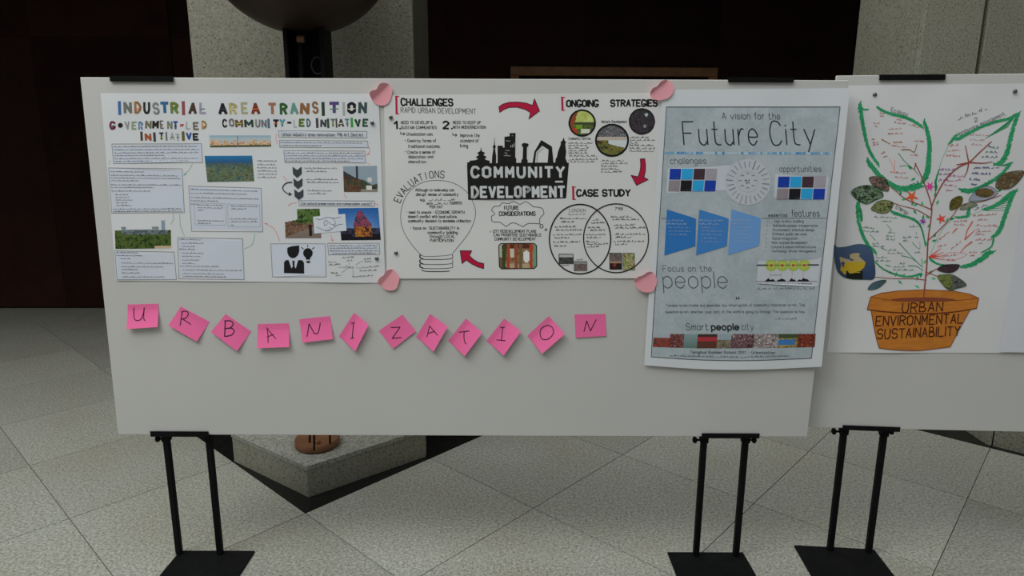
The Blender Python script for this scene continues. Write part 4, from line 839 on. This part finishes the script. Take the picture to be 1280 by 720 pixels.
edges = [(A([(80, 65), (95, 150), (115, 260), (145, 380), (185, 460), (230, 520)]), 3.4, 2.0), (A([(140, 485), (200, 560), (280, 640), (360, 685), (440, 695), (540, 665)]), 3.4, 5.5), (A([(565, 190), (590, 270), (605, 360), (600, 470), (590, 560), (560, 650)]), 2.6, 4.8),
         (A([(215, 90), (300, 130), (400, 155), (470, 180), (560, 235)]), 2.2, 2.4), (A([(80, 65), (110, 100), (150, 100)]), 2, .8), (B_([(210, 330), (300, 280), (400, 230), (500, 195), (600, 170), (670, 130)]), 2.6, 2.0), (B_([(670, 130), (625, 260), (590, 400), (560, 470), (515, 515)]), 3.0, 4.0),
         (B_([(490, 510), (560, 520), (615, 500)]), 1.4, 1.2), (B_([(615, 500), (540, 590), (450, 650), (350, 700), (250, 712)]), 2.0, 4.4), (B_([(210, 290), (155, 360)]), 2.6, 1.6), (B_([(60, 700), (55, 640), (80, 550)]), 2.4, .6),
         (C_([(185, 120), (190, 230), (220, 330), (260, 400), (305, 440)]), 2.6, 2.6), (C_([(190, 125), (205, 180), (215, 240)]), 4.5, 1.2), (C_([(405, 180), (480, 205), (560, 235), (600, 290), (625, 400)]), 2.6, .8), (C_([(300, 500), (350, 545), (430, 580), (520, 595), (600, 575)]), .9, 1.8),
         (D_([(650, 45), (600, 180), (560, 290), (520, 340)]), 3.5, 3.0), (D_([(520, 340), (505, 400), (440, 440)]), 1.4, .8), (D_([(500, 432), (440, 480), (380, 515), (310, 535)]), 5.0, 2.6), (D_([(650, 45), (560, 120), (460, 165)]), 4.5, 2.4), (D_([(360, 165), (350, 205), (280, 215)]), 3.4, 1.8), (D_([(110, 480), (160, 512), (215, 522)]), 1.8, 1.2)]
for i, (P, w0, w1) in enumerate(edges):
    L = sum(math.dist(P[j], P[j+1]) for j in range(len(P)-1)); k.layer = 1; k.line(P, w0*.85, mix(GR, (90, 165, 125), .12), True, w1*.85); k.layer = 2; hatch(k, P, w0*1.25, w1*1.25, int(L*1.9), GR, i)
k.layer = 1
k.line(B_([(155, 360), (100, 480), (72, 580), (60, 640)]), .6, GR2, True); k.line(D_([(280, 215), (220, 260), (160, 350), (110, 470)]), .6, GR2, True); k.line(D_([(460, 165), (400, 190), (370, 200)]), .5, GR2, True)
for i in range(9): a = B_([(660-i*8, 135+i*12)])[0]; b = B_([(600-i*22, 190+i*16)])[0]; k.line([a, b], .7, GR)
for i in range(7): a = D_([(640-i*6, 60+i*18)])[0]; b = D_([(600-i*22, 110+i*10)])[0]; k.line([a, b], .7, GR)
for P, w in ((A([(375, 430), (420, 490), (490, 550), (530, 600)]), 1.1), (A([(385, 528), (430, 522), (490, 548)]), 1.0), (C_([(455, 380), (520, 450), (595, 525)]), 1.2), (C_([(470, 460), (540, 480), (600, 530)]), 1.1), (C_([(515, 525), (570, 530), (608, 560)]), 1.2), (C_([(600, 480), (605, 560)]), 1.0), (C_([(540, 375), (585, 418), (588, 370)]), .8),
             (C_([(300, 360), (265, 320)]), .9), (C_([(405, 300), (375, 258)]), .9), (C_([(340, 410), (375, 428)]), 1.2), (C_([(370, 520), (400, 530)]), 1.4), (C_([(565, 310), (565, 325)]), .8)): k.line(P, w, GR, True, w*.5)
# twig leaves
for i, (x, y, a) in enumerate(((1124, 245, -1.3), (1126, 250, -.3), (1139, 257, -1.2), (1141, 262, .9), (1147, 254, 2.6), (1152, 258, -1.5), (1157, 268, 1), (1153, 275, -1.4), (1159, 285, -1), (1167, 297, -1.2), (1164, 302, -.4), (1170, 256, -1.1), (1168, 247, -1.4), (1159, 308, -1.9), (1154, 330, -1), (1118, 346, -1.2), (1122, 350, .8), (1126, 347, -.8), (1145, 351, -1.2), (1143, 356, .6), (1150, 347, -1.4),
                               (1182, 278, -1.1), (1186, 274, -.2), (1246, 240, -.6), (1252, 236, -.9), (1160, 342, -.6), (1163, 347, .3), (1148, 232, -1.9), (1144, 222, 2.6), (1139, 212, -2.3))):
    k.fill([(x, y), (x+3.6*math.cos(a-.5), y+3.6*math.sin(a-.5)), (x+7.5*math.cos(a), y+7.5*math.sin(a)), (x+3.6*math.cos(a+.5), y+3.6*math.sin(a+.5))], mix(GR, (80, 160, 110), hsh(i, 8)), dy=.7)
k.done('leaf_drawing', 'big leaves outlined in green crayon')
k = Ink(sh4); k.layer = 3; BR = (128, 62, 56)
for P, w0, w1 in (([(1154.5, 366), (1156, 350), (1158, 330), (1159.5, 300), (1163, 275), (1164, 258), (1158, 238), (1150, 218), (1143, 204)], 1.6, 1.0), ([(1163, 262), (1168, 248), (1180, 226), (1196, 210), (1211, 203)], 1.3, 1.5), ([(1164, 262), (1150, 256), (1132, 249), (1116, 236), (1109, 230)], 1.0, .7),
                  ([(1163, 272), (1145, 262), (1126, 257), (1106, 250)], .9, .7), ([(1160, 300), (1176, 285), (1190, 270), (1202, 256), (1226, 252), (1250, 244)], 1.0, .7), ([(1157, 350), (1140, 348), (1118, 348), (1093, 346)], 1.0, .6), ([(1156, 345), (1170, 336), (1182, 334)], 1.0, .8), ([(1158, 340), (1168, 344), (1174, 346)], .8, .6),
                  ([(1210, 203), (1206, 182)], 1.4, .8), ([(1211, 203), (1224, 190), (1238, 177)], 1.4, 1.0), ([(1211, 203), (1228, 204), (1239, 202)], 1.5, .6), ([(1211, 203), (1195, 206)], 1.4, 1.0), ([(1210, 204), (1208, 214), (1204, 222)], 1.5, .7),
                  ([(1144, 204), (1142, 212)], .9, .9)): k.line(P, w0*1.2, BR, True, w1*1.2)
def star(cx, cy, r, col, n=5, a0=.3):
    pts = []
    for i in range(n*2): rr_ = r if i % 2 == 0 else r*.34; a = a0+i*math.pi/n; pts.append((cx+rr_*math.cos(a), cy+rr_*math.sin(a)))
    k.layer = 4; k.fill(pts, col, dy=.7); part('flower_drawing')
def _s(): part('stem_drawing', 'brown-red stems', 4)
_s()
for P in ([(1126, 187), (1136, 187), (1142, 190), (1145, 180)], [(1101, 174), (1112, 180)]): k.line(P, 1.2, (130, 95, 50), True, .8); part('twig_drawing')
star(1139, 245.5, 9, (198, 82, 48)); star(1161.5, 233, 7, (190, 55, 130), 6, .1); star(1176, 273.5, 7.2, (190, 68, 58), 5, .6); star(1153, 276.5, 5, (125, 55, 150), 6)
k.layer = 4; 
for a in (-.35, -.1, .2, -.7): k.line([(1161, 321), (1161+19*math.cos(a), 321+17*math.sin(a))], 1.7, (190, 62, 50), w1=.4)
part('brush_mark')
for P in (D_([(385, 240), (350, 300), (335, 355)]), D_([(335, 355), (400, 295)]), D_([(380, 370), (340, 400), (305, 440)]), D_([(285, 285), (255, 315)])): k.line(P, 1.6, (180, 78, 55), True, .6); part('brush_mark')
k = Ink(sh4); k.layer = 2
def cl(lst, col, h=2.0, w=.42):
    for x0, y0, x1, y1 in lst: k.scrib(x0, y0, x1, y1, h, w, col)
OR = (192, 105, 92); 
cl([(1098, 142, 1105, 142.6), (1099, 146, 1105, 146.4), (1120, 150, 1127, 151), (1117, 153.6, 1132, 155.6), (1136, 156, 1148, 160), (1091, 154.5, 1099, 154.6), (1093, 158.4, 1098, 158.4), (1110, 162, 1126, 161), (1109, 168.4, 1128, 167), (1089, 175, 1095, 175), (1090, 179, 1097, 178.4), (1090, 182, 1098, 181), (1116, 179, 1128, 178.6), (1114, 182.6, 1132, 184.6),
    (1142, 176, 1154, 178), (1101, 193, 1108, 190), (1104, 197, 1109, 195), (1137, 194, 1147, 195), (1119, 216.6, 1132, 217), (1118, 221.6, 1135, 223)], OR)
k.line(A([(305, 465), (345, 560)]), .5, OR); k.line(A([(345, 480), (345, 565)]), .5, OR); k.line(A([(310, 568), (348, 572)]), .8, OR)
cl([(1187, 183, 1198, 182), (1184, 189, 1200, 188), (1182, 195, 1200, 196)], (200, 100, 70), 2.4, .5); cl([(1212, 169, 1236, 170), (1212, 175, 1232, 176), (1213, 181, 1228, 182)], (200, 140, 150))
cl([(1234, 184, 1247, 186), (1231, 191, 1246, 191), (1226, 197, 1246, 197)], (55, 110, 110), 2.4, .5)
cl([(1216, 211, 1250, 210), (1214, 217.5, 1238, 218.6), (1211, 225, 1226, 226), (1213, 231, 1220, 232)], (60, 60, 130), 2.6, .55)
cl([(1173, 213, 1193, 213), (1173, 219, 1189, 218), (1172, 226, 1186, 226)], (140, 85, 160), 2.4, .5); cl([(1186, 221, 1203, 221), (1184, 227, 1203, 225), (1180, 232, 1196, 233), (1182, 239, 1191, 238)], (195, 95, 160), 2.2, .5)
DG = (70, 135, 105)
cl([(1092, 271.5, 1122, 273), (1102, 276.5, 1113, 277), (1078, 284.5, 1092, 286), (1078, 289, 1098, 290.6), (1109, 291, 1118, 291), (1107, 296, 1118, 295.4), (1107, 299.6, 1118, 300), (1136, 283.6, 1148, 283.6), (1128, 297.6, 1139, 297), (1128, 301.6, 1136, 301), (1143, 297, 1148, 297), (1090, 305, 1098, 304.6), (1090, 308, 1105, 309), (1109, 313, 1120, 313), (1109, 316.6, 1130, 317),
    (1094, 322, 1108, 322.6), (1094, 326.4, 1112, 326.4), (1124, 330, 1132, 330), (1116, 334, 1131, 333.4), (1116, 337.6, 1142, 338), (1143, 316, 1152, 316)], DG)
RO = (195, 100, 98)
cl([(1191, 277, 1209, 277), (1192, 281, 1205, 281.6), (1216, 270.6, 1245, 268), (1221, 275.4, 1236, 274.6), (1219, 282, 1247, 283), (1219, 287, 1224, 287), (1219, 290, 1238, 289), (1218, 293.6, 1230, 293), (1218, 300, 1240, 300), (1222, 304, 1228, 304.6), (1210, 315.6, 1220, 316), (1211, 320, 1218, 320), (1180, 320.5, 1197, 319), (1183, 325.6, 1194, 326), (1172, 309, 1183, 306), (1171, 303, 1186, 290), (1188, 312, 1201, 302)], RO)
k.line(D_([(190, 470), (240, 440), (350, 450), (250, 490), (190, 470)]), .45, RO, True)
INK = (70, 74, 78)
k.text('Ecology', 1113, 139.6, 1134.5, 145.6, 5, .55, INK, .2, lean=.2); k.text('2', 1217.5, 152.6, 1221.5, 151, 4.6, .55, INK); k.text('landscape management', 1199, 169.6, 1256, 144, 5, .5, INK, .2, lean=.1)
k.scrib(1197, 150.5, 1234, 136.5, 4, .5, INK, (2.2, 4)); k.text('Energy', 1119, 260, 1134, 268.6, 5, .55, INK, .2, lean=.2); k.scrib(1218, 263, 1234, 256, 3.4, .5, INK)
k.done('handwriting', 'tiny coloured handwritten words inside the leaves')
def lf(pts, fn, label=None, layer=4):
    q = Ink(sh4); q.layer = layer; x0, x1 = min(p[0] for p in pts), max(p[0] for p in pts); y0, y1 = min(p[1] for p in pts), max(p[1] for p in pts)
    q.fill(cr([tuple(p) for p in pts]+[tuple(pts[0])]), lambda x, y: tuple(c*.85 for c in fn((x-x0)/(x1-x0), (y-y0)/(y1-y0))), dy=.8); q.layer = layer+1; q.line(cr([tuple(p) for p in pts]+[tuple(pts[0])]), .5, (30, 70, 48)); return q.done('photo_leaf', label)
dkf = lambda s_: mott([(22, 32, 22), (50, 75, 40), (140, 160, 140), (28, 40, 30)], 9, 8, s_)
lf([(1063.5, 240), (1072, 233.5), (1086, 231.5), (1098, 236), (1103.5, 245), (1094, 250), (1082, 255), (1070, 249)], dkf(71), 'leaf cut from a photo of dark foliage, leftmost')
lf([(1086, 222), (1096, 220.6), (1107, 224), (1110, 238), (1100, 237.5), (1090, 231)], mott([(22, 28, 24), (60, 75, 50), (165, 120, 120), (25, 35, 25)], 9, 8, 73))
lf([(1088, 261), (1095, 252.5), (1106, 250), (1116, 254), (1110, 264.5), (1100, 266.5), (1093, 264)], mott([(30, 38, 22), (90, 105, 60), (150, 150, 100), (25, 30, 20)], 10, 4, 75))
lf([(1243.5, 234), (1247, 222), (1260, 215), (1279, 214), (1272, 227), (1262, 235), (1252, 236.5)], mott([(70, 48, 35), (125, 95, 65), (60, 65, 45), (150, 130, 110)], 7, 6, 77), 'brown photo leaf at the right edge')
lf([(1187, 262), (1188, 251), (1196, 245.5), (1202, 246), (1202, 253), (1196, 260)], mott([(55, 50, 20), (110, 105, 45), (70, 45, 30)], 6, 6, 79))
lf([(1210, 250), (1222, 236), (1236, 233), (1246, 241), (1234, 249), (1220, 251)], lambda u, v: mott([(80, 75, 35), (120, 90, 50), (60, 65, 40)], 6, 6, 81)(u, v) if math.hypot(u-.55, v-.45) < .33 else (150, 158, 175))
lf([(1199, 261), (1206, 255), (1214, 252.6), (1221, 256), (1212, 260), (1204, 262)], mott([(100, 115, 90), (150, 150, 130), (80, 85, 60)], 6, 5, 82))
lf([(1042, 306.5), (1046, 309), (1056, 308.4), (1072, 305), (1084, 307.5), (1090.5, 318), (1092.5, 346), (1080, 349), (1060, 348), (1048, 341), (1043.5, 328)],
   lambda u, v: ((190, 160, 40) if v > .5 else (175, 160, 120)) if math.hypot((u-.42)/.30, (v-.55)/.30)+.35*(vn(u*8, v*8, 3)-.5) < 1 and vn(u*9, v*9, 8) > .33 else ((25, 28, 26) if v > .75 and .3 < u < .7 else mix((72, 92, 122), (48, 64, 96), v)), 'blue photo leaf with a yellow flower')
lf([(1084, 361.5), (1089, 354), (1098, 350.4), (1107, 350), (1102, 356), (1094, 361)], lambda u, v: mix((80, 100, 120), (60, 85, 85), u))
lf([(1171, 337), (1178, 331), (1190, 330), (1198.5, 331), (1194, 338), (1184, 341)], mott([(42, 28, 36), (75, 50, 60), (30, 40, 34)], 5, 5, 85))
lf([(1171, 345), (1180, 343), (1192, 344), (1207, 355.5), (1196, 360), (1186, 362.5), (1177, 355)], lambda u, v: mott([(60, 75, 30), (130, 140, 75), (40, 50, 25)], 8, 8, 86)(u, v) if u < .5 else mott([(25, 28, 26), (110, 110, 105), (35, 50, 42)], 6, 6, 87)(u, v))
k = Ink(sh4); E_ = lambda L_: [(1080+x/7.2, 350+y/7.2) for x, y in L_]
def terr(x, y): return mix((150, 90, 34), (170, 108, 42), vn(x/9, y/2.2, 91)*.6+vn(x/2, y/1.2, 92)*.4)
k.layer = 3; k.fill(E_([(60, 270), (85, 420), (110, 540), (132, 610), (300, 628), (500, 632), (680, 612), (772, 600), (860, 420), (950, 262), (540, 300)]), terr, dy=1.2)
k.layer = 4; k.fill(E_([(55, 150), (150, 115), (300, 95), (540, 85), (800, 97), (950, 125), (1025, 160), (1005, 250), (800, 283), (540, 297), (200, 280), (25, 262)]), terr, dy=1.2)
k.layer = 5; k.fill(E_([(210, 176), (330, 158), (540, 152), (720, 158), (840, 178), (700, 186), (500, 192), (320, 186)]), (112, 58, 42)); OL = (105, 52, 22)
for i in range(26): x = 250+i*22; k.line(E_([(x, 172+(i % 3)*6), (x+14, 164+(i % 4)*5)]), .5, (90, 45, 40))
k.line(E_([(55, 150), (150, 115), (300, 95), (540, 85), (800, 97), (950, 125), (1025, 160)]), .7, OL); k.line(E_([(55, 150), (250, 182), (540, 192), (850, 180), (1025, 160)]), .6, OL, True); k.line(E_([(25, 262), (200, 285), (540, 300), (800, 286), (1005, 252)]), 1.3, (88, 38, 18), True); k.line(E_([(55, 150), (25, 262)]), .9, OL); k.line(E_([(1025, 160), (1005, 250)]), .9, OL)
k.line(E_([(60, 272), (85, 420), (110, 540), (132, 610)]), .9, OL); k.line(E_([(950, 265), (772, 600)]), .7, OL); k.line(E_([(132, 610), (300, 628), (500, 632), (772, 600)]), .8, OL, True)
k.layer = 6; PT = (58, 26, 14)
k.text('URBAN', 1126.8, 390, 1177, 388.4, 11.4, 1.3, PT, .1); k.text('ENVIRONMENTAL', 1094, 407, 1203, 403.6, 11.6, 1.3, PT, .1); k.text('SUSTAINABILITY', 1096, 422.8, 1198.5, 419, 11.4, 1.3, PT, .1)
k.line([(1154.6, 362), (1153.8, 370)], 1.5, BR)
k.done('flowerpot_drawing', 'terracotta flowerpot with dark handwritten words')
# sheet 5 at the right edge
sh5 = Sheet('paper_sheet', B2, [(1300, 118), (1420, 118), (1380, 441), (1248, 439.5)], 0.0052, 'plain white sheet at the right edge of the frame, beside the potted plant poster', 'paper sheet', paper('poster paper plain two', (0.76, 0.78, 0.84)), amp=0.002, seed=9, nx=20, ny=30)
# ------------------------------------------------------------------ tacks
def tack(P, x, y, off, label):
    c = P.at(x, y, off); bm = bmesh.new()
    q = P.n; add_tube(bm, c-q*0.001, c+q*0.0022, 0.0062, 14); add_tube(bm, c+q*0.0022, c+q*0.0042, 0.0062, 14, 0.003)
    recentre(tag(bm_obj('thumb_tack', bm, STUD), label, 'tack', 'grey thumb tacks on the posters'))
tack(B1, 465.6, 153.6, .0045, 'grey thumb tack at the end of the cut-out subtitle on the left poster')
tack(B1, 471.2, 322.8, .0045, 'grey thumb tack near the bottom right corner of the left poster')
tack(B1, 488.8, 146.6, .005, 'grey thumb tack beside the Challenges heading of the hand-drawn poster')
tack(B1, 495.3, 315.8, .005, 'grey thumb tack low on the left edge of the hand-drawn poster')
tack(B2, 1092.5, 118.3, .005, 'grey thumb tack above the upper left leaf of the plant poster')
tack(B2, 1267.5, 114.3, .005, 'grey thumb tack at the top right of the plant poster')
# ------------------------------------------------------------------ sticky notes
PINK = mat('pink sticky paper', (1.0, 0.19, 0.44), 0.65, spec=0.15); SAL = mat('salmon sticky paper', (1.0, 0.45, 0.52), 0.65, spec=0.15)
def note(c, strokes, off, curl, word, order, w=1.0):
    """c: photo corners, the first two along the glued edge"""
    P = B1; nu, nv = 8, 12; me = bpy.data.meshes.new('sticky_note')
    W0 = [P.at(*q) for q in c]; H = ((W0[3]-W0[0]).length+(W0[2]-W0[1]).length)/2
    def bend(v):
        t = max(0, (v-.22)/.78); return curl*H*t**1.35
    def pos(u, v, e=0.0):
        p = (W0[0]*(1-u)+W0[1]*u)*(1-v)+(W0[3]*(1-u)+W0[2]*u)*v; return p+P.n*(off+bend(v)+e)
    vs = []; fs = []
    for sd in (0, 1):
        for j in range(nv+1):
            for i in range(nu+1): vs.append(tuple(pos(i/nu, j/nv, -sd*.0003)))
    n = (nu+1)*(nv+1)
    for j in range(nv):
        for i in range(nu):
            a = j*(nu+1)+i; fs.append((a, a+nu+1, a+nu+2, a+1)); fs.append((n+a, n+a+1, n+a+nu+2, n+a+nu+1))
    ed = list(range(nu+1))+[j*(nu+1)+nu for j in range(1, nv+1)]+[nv*(nu+1)+i for i in range(nu-1, -1, -1)]+[j*(nu+1) for j in range(nv-1, 0, -1)]
    for q in range(len(ed)): fs.append((ed[q], ed[(q+1) % len(ed)], n+ed[(q+1) % len(ed)], n+ed[q]))
    me.from_pydata(vs, [], fs)
    o = recentre(tag(link('sticky_note', me, PINK), f'pink sticky note with the letter {word}, {order}', 'sticky note', 'pink letter notes spelling a word'))
    # letter strokes follow the note
    def inv(x, y):   # pixel -> (u, v) on the note, by Newton on the bilinear patch
        u = v = .5
        for _ in range(8):
            X = (c[0][0]*(1-u)+c[1][0]*u)*(1-v)+(c[3][0]*(1-u)+c[2][0]*u)*v-x; Y = (c[0][1]*(1-u)+c[1][1]*u)*(1-v)+(c[3][1]*(1-u)+c[2][1]*u)*v-y
            xu = (c[1][0]-c[0][0])*(1-v)+(c[2][0]-c[3][0])*v; yu = (c[1][1]-c[0][1])*(1-v)+(c[2][1]-c[3][1])*v; xv = (c[3][0]-c[0][0])*(1-u)+(c[2][0]-c[1][0])*u; yv = (c[3][1]-c[0][1])*(1-u)+(c[2][1]-c[1][1])*u
            D = xu*yv-xv*yu; u -= (X*yv-Y*xv)/D; v -= (Y*xu-X*yu)/D
        return u, v
    V = []; Fc = []
    for st in strokes:
        pts = cr([tuple(p) for p in st]) if len(st) > 2 and st[0] != 'x' else st
        for a, b in zip(pts, pts[1:]):
            dx, dy = b[0]-a[0], b[1]-a[1]; L = math.hypot(dx, dy)
            if L < 1e-4: continue
            m = max(1, int(L/2))
            for t in range(m):
                p0 = (a[0]+dx*t/m, a[1]+dy*t/m); p1 = (a[0]+dx*(t+1)/m, a[1]+dy*(t+1)/m); ox, oy = -dy/L*w/2, dx/L*w/2; i = len(V); ex, ey = dx/L*.25, dy/L*.25
                for (x, y) in ((p0[0]+ox-ex, p0[1]+oy-ey), (p1[0]+ox+ex, p1[1]+oy+ey), (p1[0]-ox+ex, p1[1]-oy+ey), (p0[0]-ox-ex, p0[1]-oy-ey)):
                    u_, v_ = inv(x, y); V.append(tuple(pos(u_, v_, .0006)))
                Fc.append((i, i+1, i+2, i+3))
    me = bpy.data.meshes.new('letter'); me.from_pydata(V, [], Fc); lo = link('letter', me, MARK, o); lo.location = -o.location
    return o
MARK = mat('purple black marker', (0.035, 0.008, 0.03), 0.6)
s6 = lambda L_: [(140+x/4, 360+y/4) for x, y in L_]
s7 = lambda L_: [(420+x/3.5556, 360+y/3.5556) for x, y in L_]
def sharp(pts):  # keep corners crisp
    return [[pts[i], pts[i+1]] for i in range(len(pts)-1)]
note([(159.5, 380.5), (198, 379.5), (199.5, 407.5), (161, 410)], [s6([(110, 98), (113, 140), (125, 158), (148, 155), (158, 130), (163, 98)]), s6([(161, 100), (163, 145), (171, 160)])], .001, .16, 'U', 'first of the row')
note([(226, 383), (262, 402), (247.5, 426), (212, 406)], [s6([(351, 116), (345, 183)]), s6([(350, 117), (375, 116), (382, 132), (368, 150), (350, 153)]), s6([(355, 153), (396, 180)])], .001, .10, 'R', 'tilted, second from the left')
note([(282, 392.5), (314, 414), (297.5, 438), (265, 414)], [s6([(567, 165), (567, 238)]), s6([(563, 164), (592, 163), (606, 178), (595, 196), (570, 201)]), s6([(570, 201), (600, 200), (612, 215), (600, 233), (568, 239)])], .001, .10, 'B', 'tilted, third from the left', 1.2)
note([(322, 405), (361, 404), (363, 432.5), (323, 434)], [s6([(775, 198), (782, 235), (785, 270)]), s6([(775, 198), (797, 225), (822, 250)]), s6([(778, 243), (808, 230)])], .001, .14, 'A', 'lying straight, fourth from the left', .9)
note([(374, 399), (412.5, 395), (417, 423), (379, 427.5)], [s6([(978, 240), (986, 178)]), s6([(986, 178), (1013, 224)]), s6([(1013, 224), (1032, 222), (1042, 174)])], .001, .10, 'N', 'fifth of the row, nearly straight', 1.1)
note([(423.5, 420.5), (442.5, 391), (461.6, 405), (445, 438)], [s6([(1197, 175), (1215, 172)]), s6([(1208, 174), (1203, 248)]), s6([(1194, 250), (1212, 246)])], .001, .18, 'I', 'narrow diamond tilt, just left of the Z')
note([(473.5, 413.5), (503, 393), (520, 413.5), (491.7, 435.5)], sharp(s7([(245, 175), (285, 173), (250, 223), (291, 218)])), .001, .05, 'Z', 'the only one of its letter')
note([(520, 421.3), (537.5, 392.3), (560, 407.3), (542.3, 438.2)], [s7([(405, 215), (416, 168)]), s7([(416, 168), (453, 206)]), s7([(410, 200), (440, 190)])], .001, .18, 'A', 'steeply tilted, between the Z and the T')
note([(560, 426), (582.5, 398), (602.8, 414.8), (581, 443.8)], [s7([(547, 196), (592, 189)]), s7([(570, 194), (569, 215), (573, 238), (580, 245)])], .001, .18, 'T', 'steeply tilted, below the middle poster')
note([(607.9, 426), (630.4, 398), (651, 413), (629.5, 443)], [s7([(730, 175), (750, 173)]), s7([(742, 174), (735, 229)]), s7([(714, 229), (752, 231)])], .001, .18, 'I', 'steeply tilted, between the T and the O')
note([(659, 419.6), (685.8, 395), (705.5, 416), (677.3, 440.7)], [s7([(935, 166), (912, 180), (907, 205), (918, 225), (945, 222), (965, 198), (962, 175), (945, 165), (932, 167)])], .001, .18, 'O', 'the second last of the row')
note([(718, 393), (756.7, 392.3), (757.5, 419.6), (719.5, 421.9)], sharp(s7([(1102, 192), (1114, 145), (1130, 190), (1156, 140)])), .001, .03, 'N', 'lying flat, last of the row')
def heart(ox, oy, s, out, crease, off, label, lift=.5):
    P = B1; pts = cr([(ox+x/s, oy+y/s) for x, y in out]+[(ox+out[0][0]/s, oy+out[0][1]/s)])[:-1]; cx = sum(p[0] for p in pts)/len(pts); cy = sum(p[1] for p in pts)/len(pts)
    (ax, ay), (bx, by) = [(ox+x/s, oy+y/s) for x, y in crease]; dx, dy = bx-ax, by-ay; L = math.hypot(dx, dy); nx_, ny_ = -dy/L, dx/L
    px = (P.at(cx+1, cy)-P.at(cx, cy)).length
    def pos(x, y, e):
        d = max(0, (x-ax)*nx_+(y-ay)*ny_); return P.at(x, y)+P.n*(off+e+lift*px*(d*.75+d*d*.010))
    n = len(pts); vs = []; fs = []; R_ = 9
    for sd in (0, 1):
        for r in range(1, R_+1):
            for p in pts: vs.append(tuple(pos(cx+(p[0]-cx)*r/R_, cy+(p[1]-cy)*r/R_, -sd*.0003)))
        vs.append(tuple(pos(cx, cy, -sd*.0003)))
    m = n*R_+1
    for sd in (0, 1):
        for r in range(R_-1):
            for i in range(n):
                a, b = sd*m+r*n+i, sd*m+r*n+(i+1) % n; q = (a, b, b+n, a+n); fs.append(q if sd == 0 else q[::-1])
        for i in range(n): q = (sd*m+m-1, sd*m+(i+1) % n, sd*m+i); fs.append(q if sd == 0 else q[::-1])
    for i in range(n): a, b = (R_-1)*n+i, (R_-1)*n+(i+1) % n; fs.append((a, b, m+b, m+a))
    me = bpy.data.meshes.new('heart_note'); me.from_pydata(vs, [], fs); bm = bmesh.new(); bm.from_mesh(me); bmesh.ops.recalc_face_normals(bm, faces=bm.faces); bm.to_mesh(me); bm.free()
    return recentre(tag(link('heart_note', me, SAL), label, 'sticky note', 'salmon heart-shaped notes at the poster corners'))
heart(455, 95, 18, [(150, 420), (200, 345), (300, 310), (345, 235), (400, 180), (480, 163), (570, 195), (635, 290), (640, 380), (605, 520), (540, 625), (440, 668), (310, 650), (205, 570)], [(600, 165), (175, 560)], .006, 'salmon heart-shaped note at the top between the left and hand-drawn posters', .85)
heart(465, 330, 18, [(140, 400), (195, 295), (280, 235), (330, 155), (420, 108), (510, 135), (580, 220), (625, 315), (600, 430), (555, 545), (430, 592), (300, 562), (200, 470)], [(500, 110), (200, 480)], .006, 'salmon heart-shaped note at the bottom between the left and hand-drawn posters', .6)
heart(800, 95, 18, [(205, 400), (250, 290), (350, 248), (430, 150), (520, 103), (615, 110), (705, 180), (735, 290), (695, 420), (610, 502), (450, 550), (310, 540), (225, 475)], [(610, 100), (205, 430)], .0135, 'salmon heart-shaped note at the top left corner of the pale blue poster', .95)
heart(780, 330, 18, [(220, 350), (290, 265), (400, 230), (500, 165), (595, 158), (675, 220), (722, 340), (700, 470), (640, 585), (560, 620), (400, 607), (285, 520), (235, 430)], [(640, 170), (220, 400)], .0125, 'salmon heart-shaped note low on the left edge of the pale blue poster', .75)
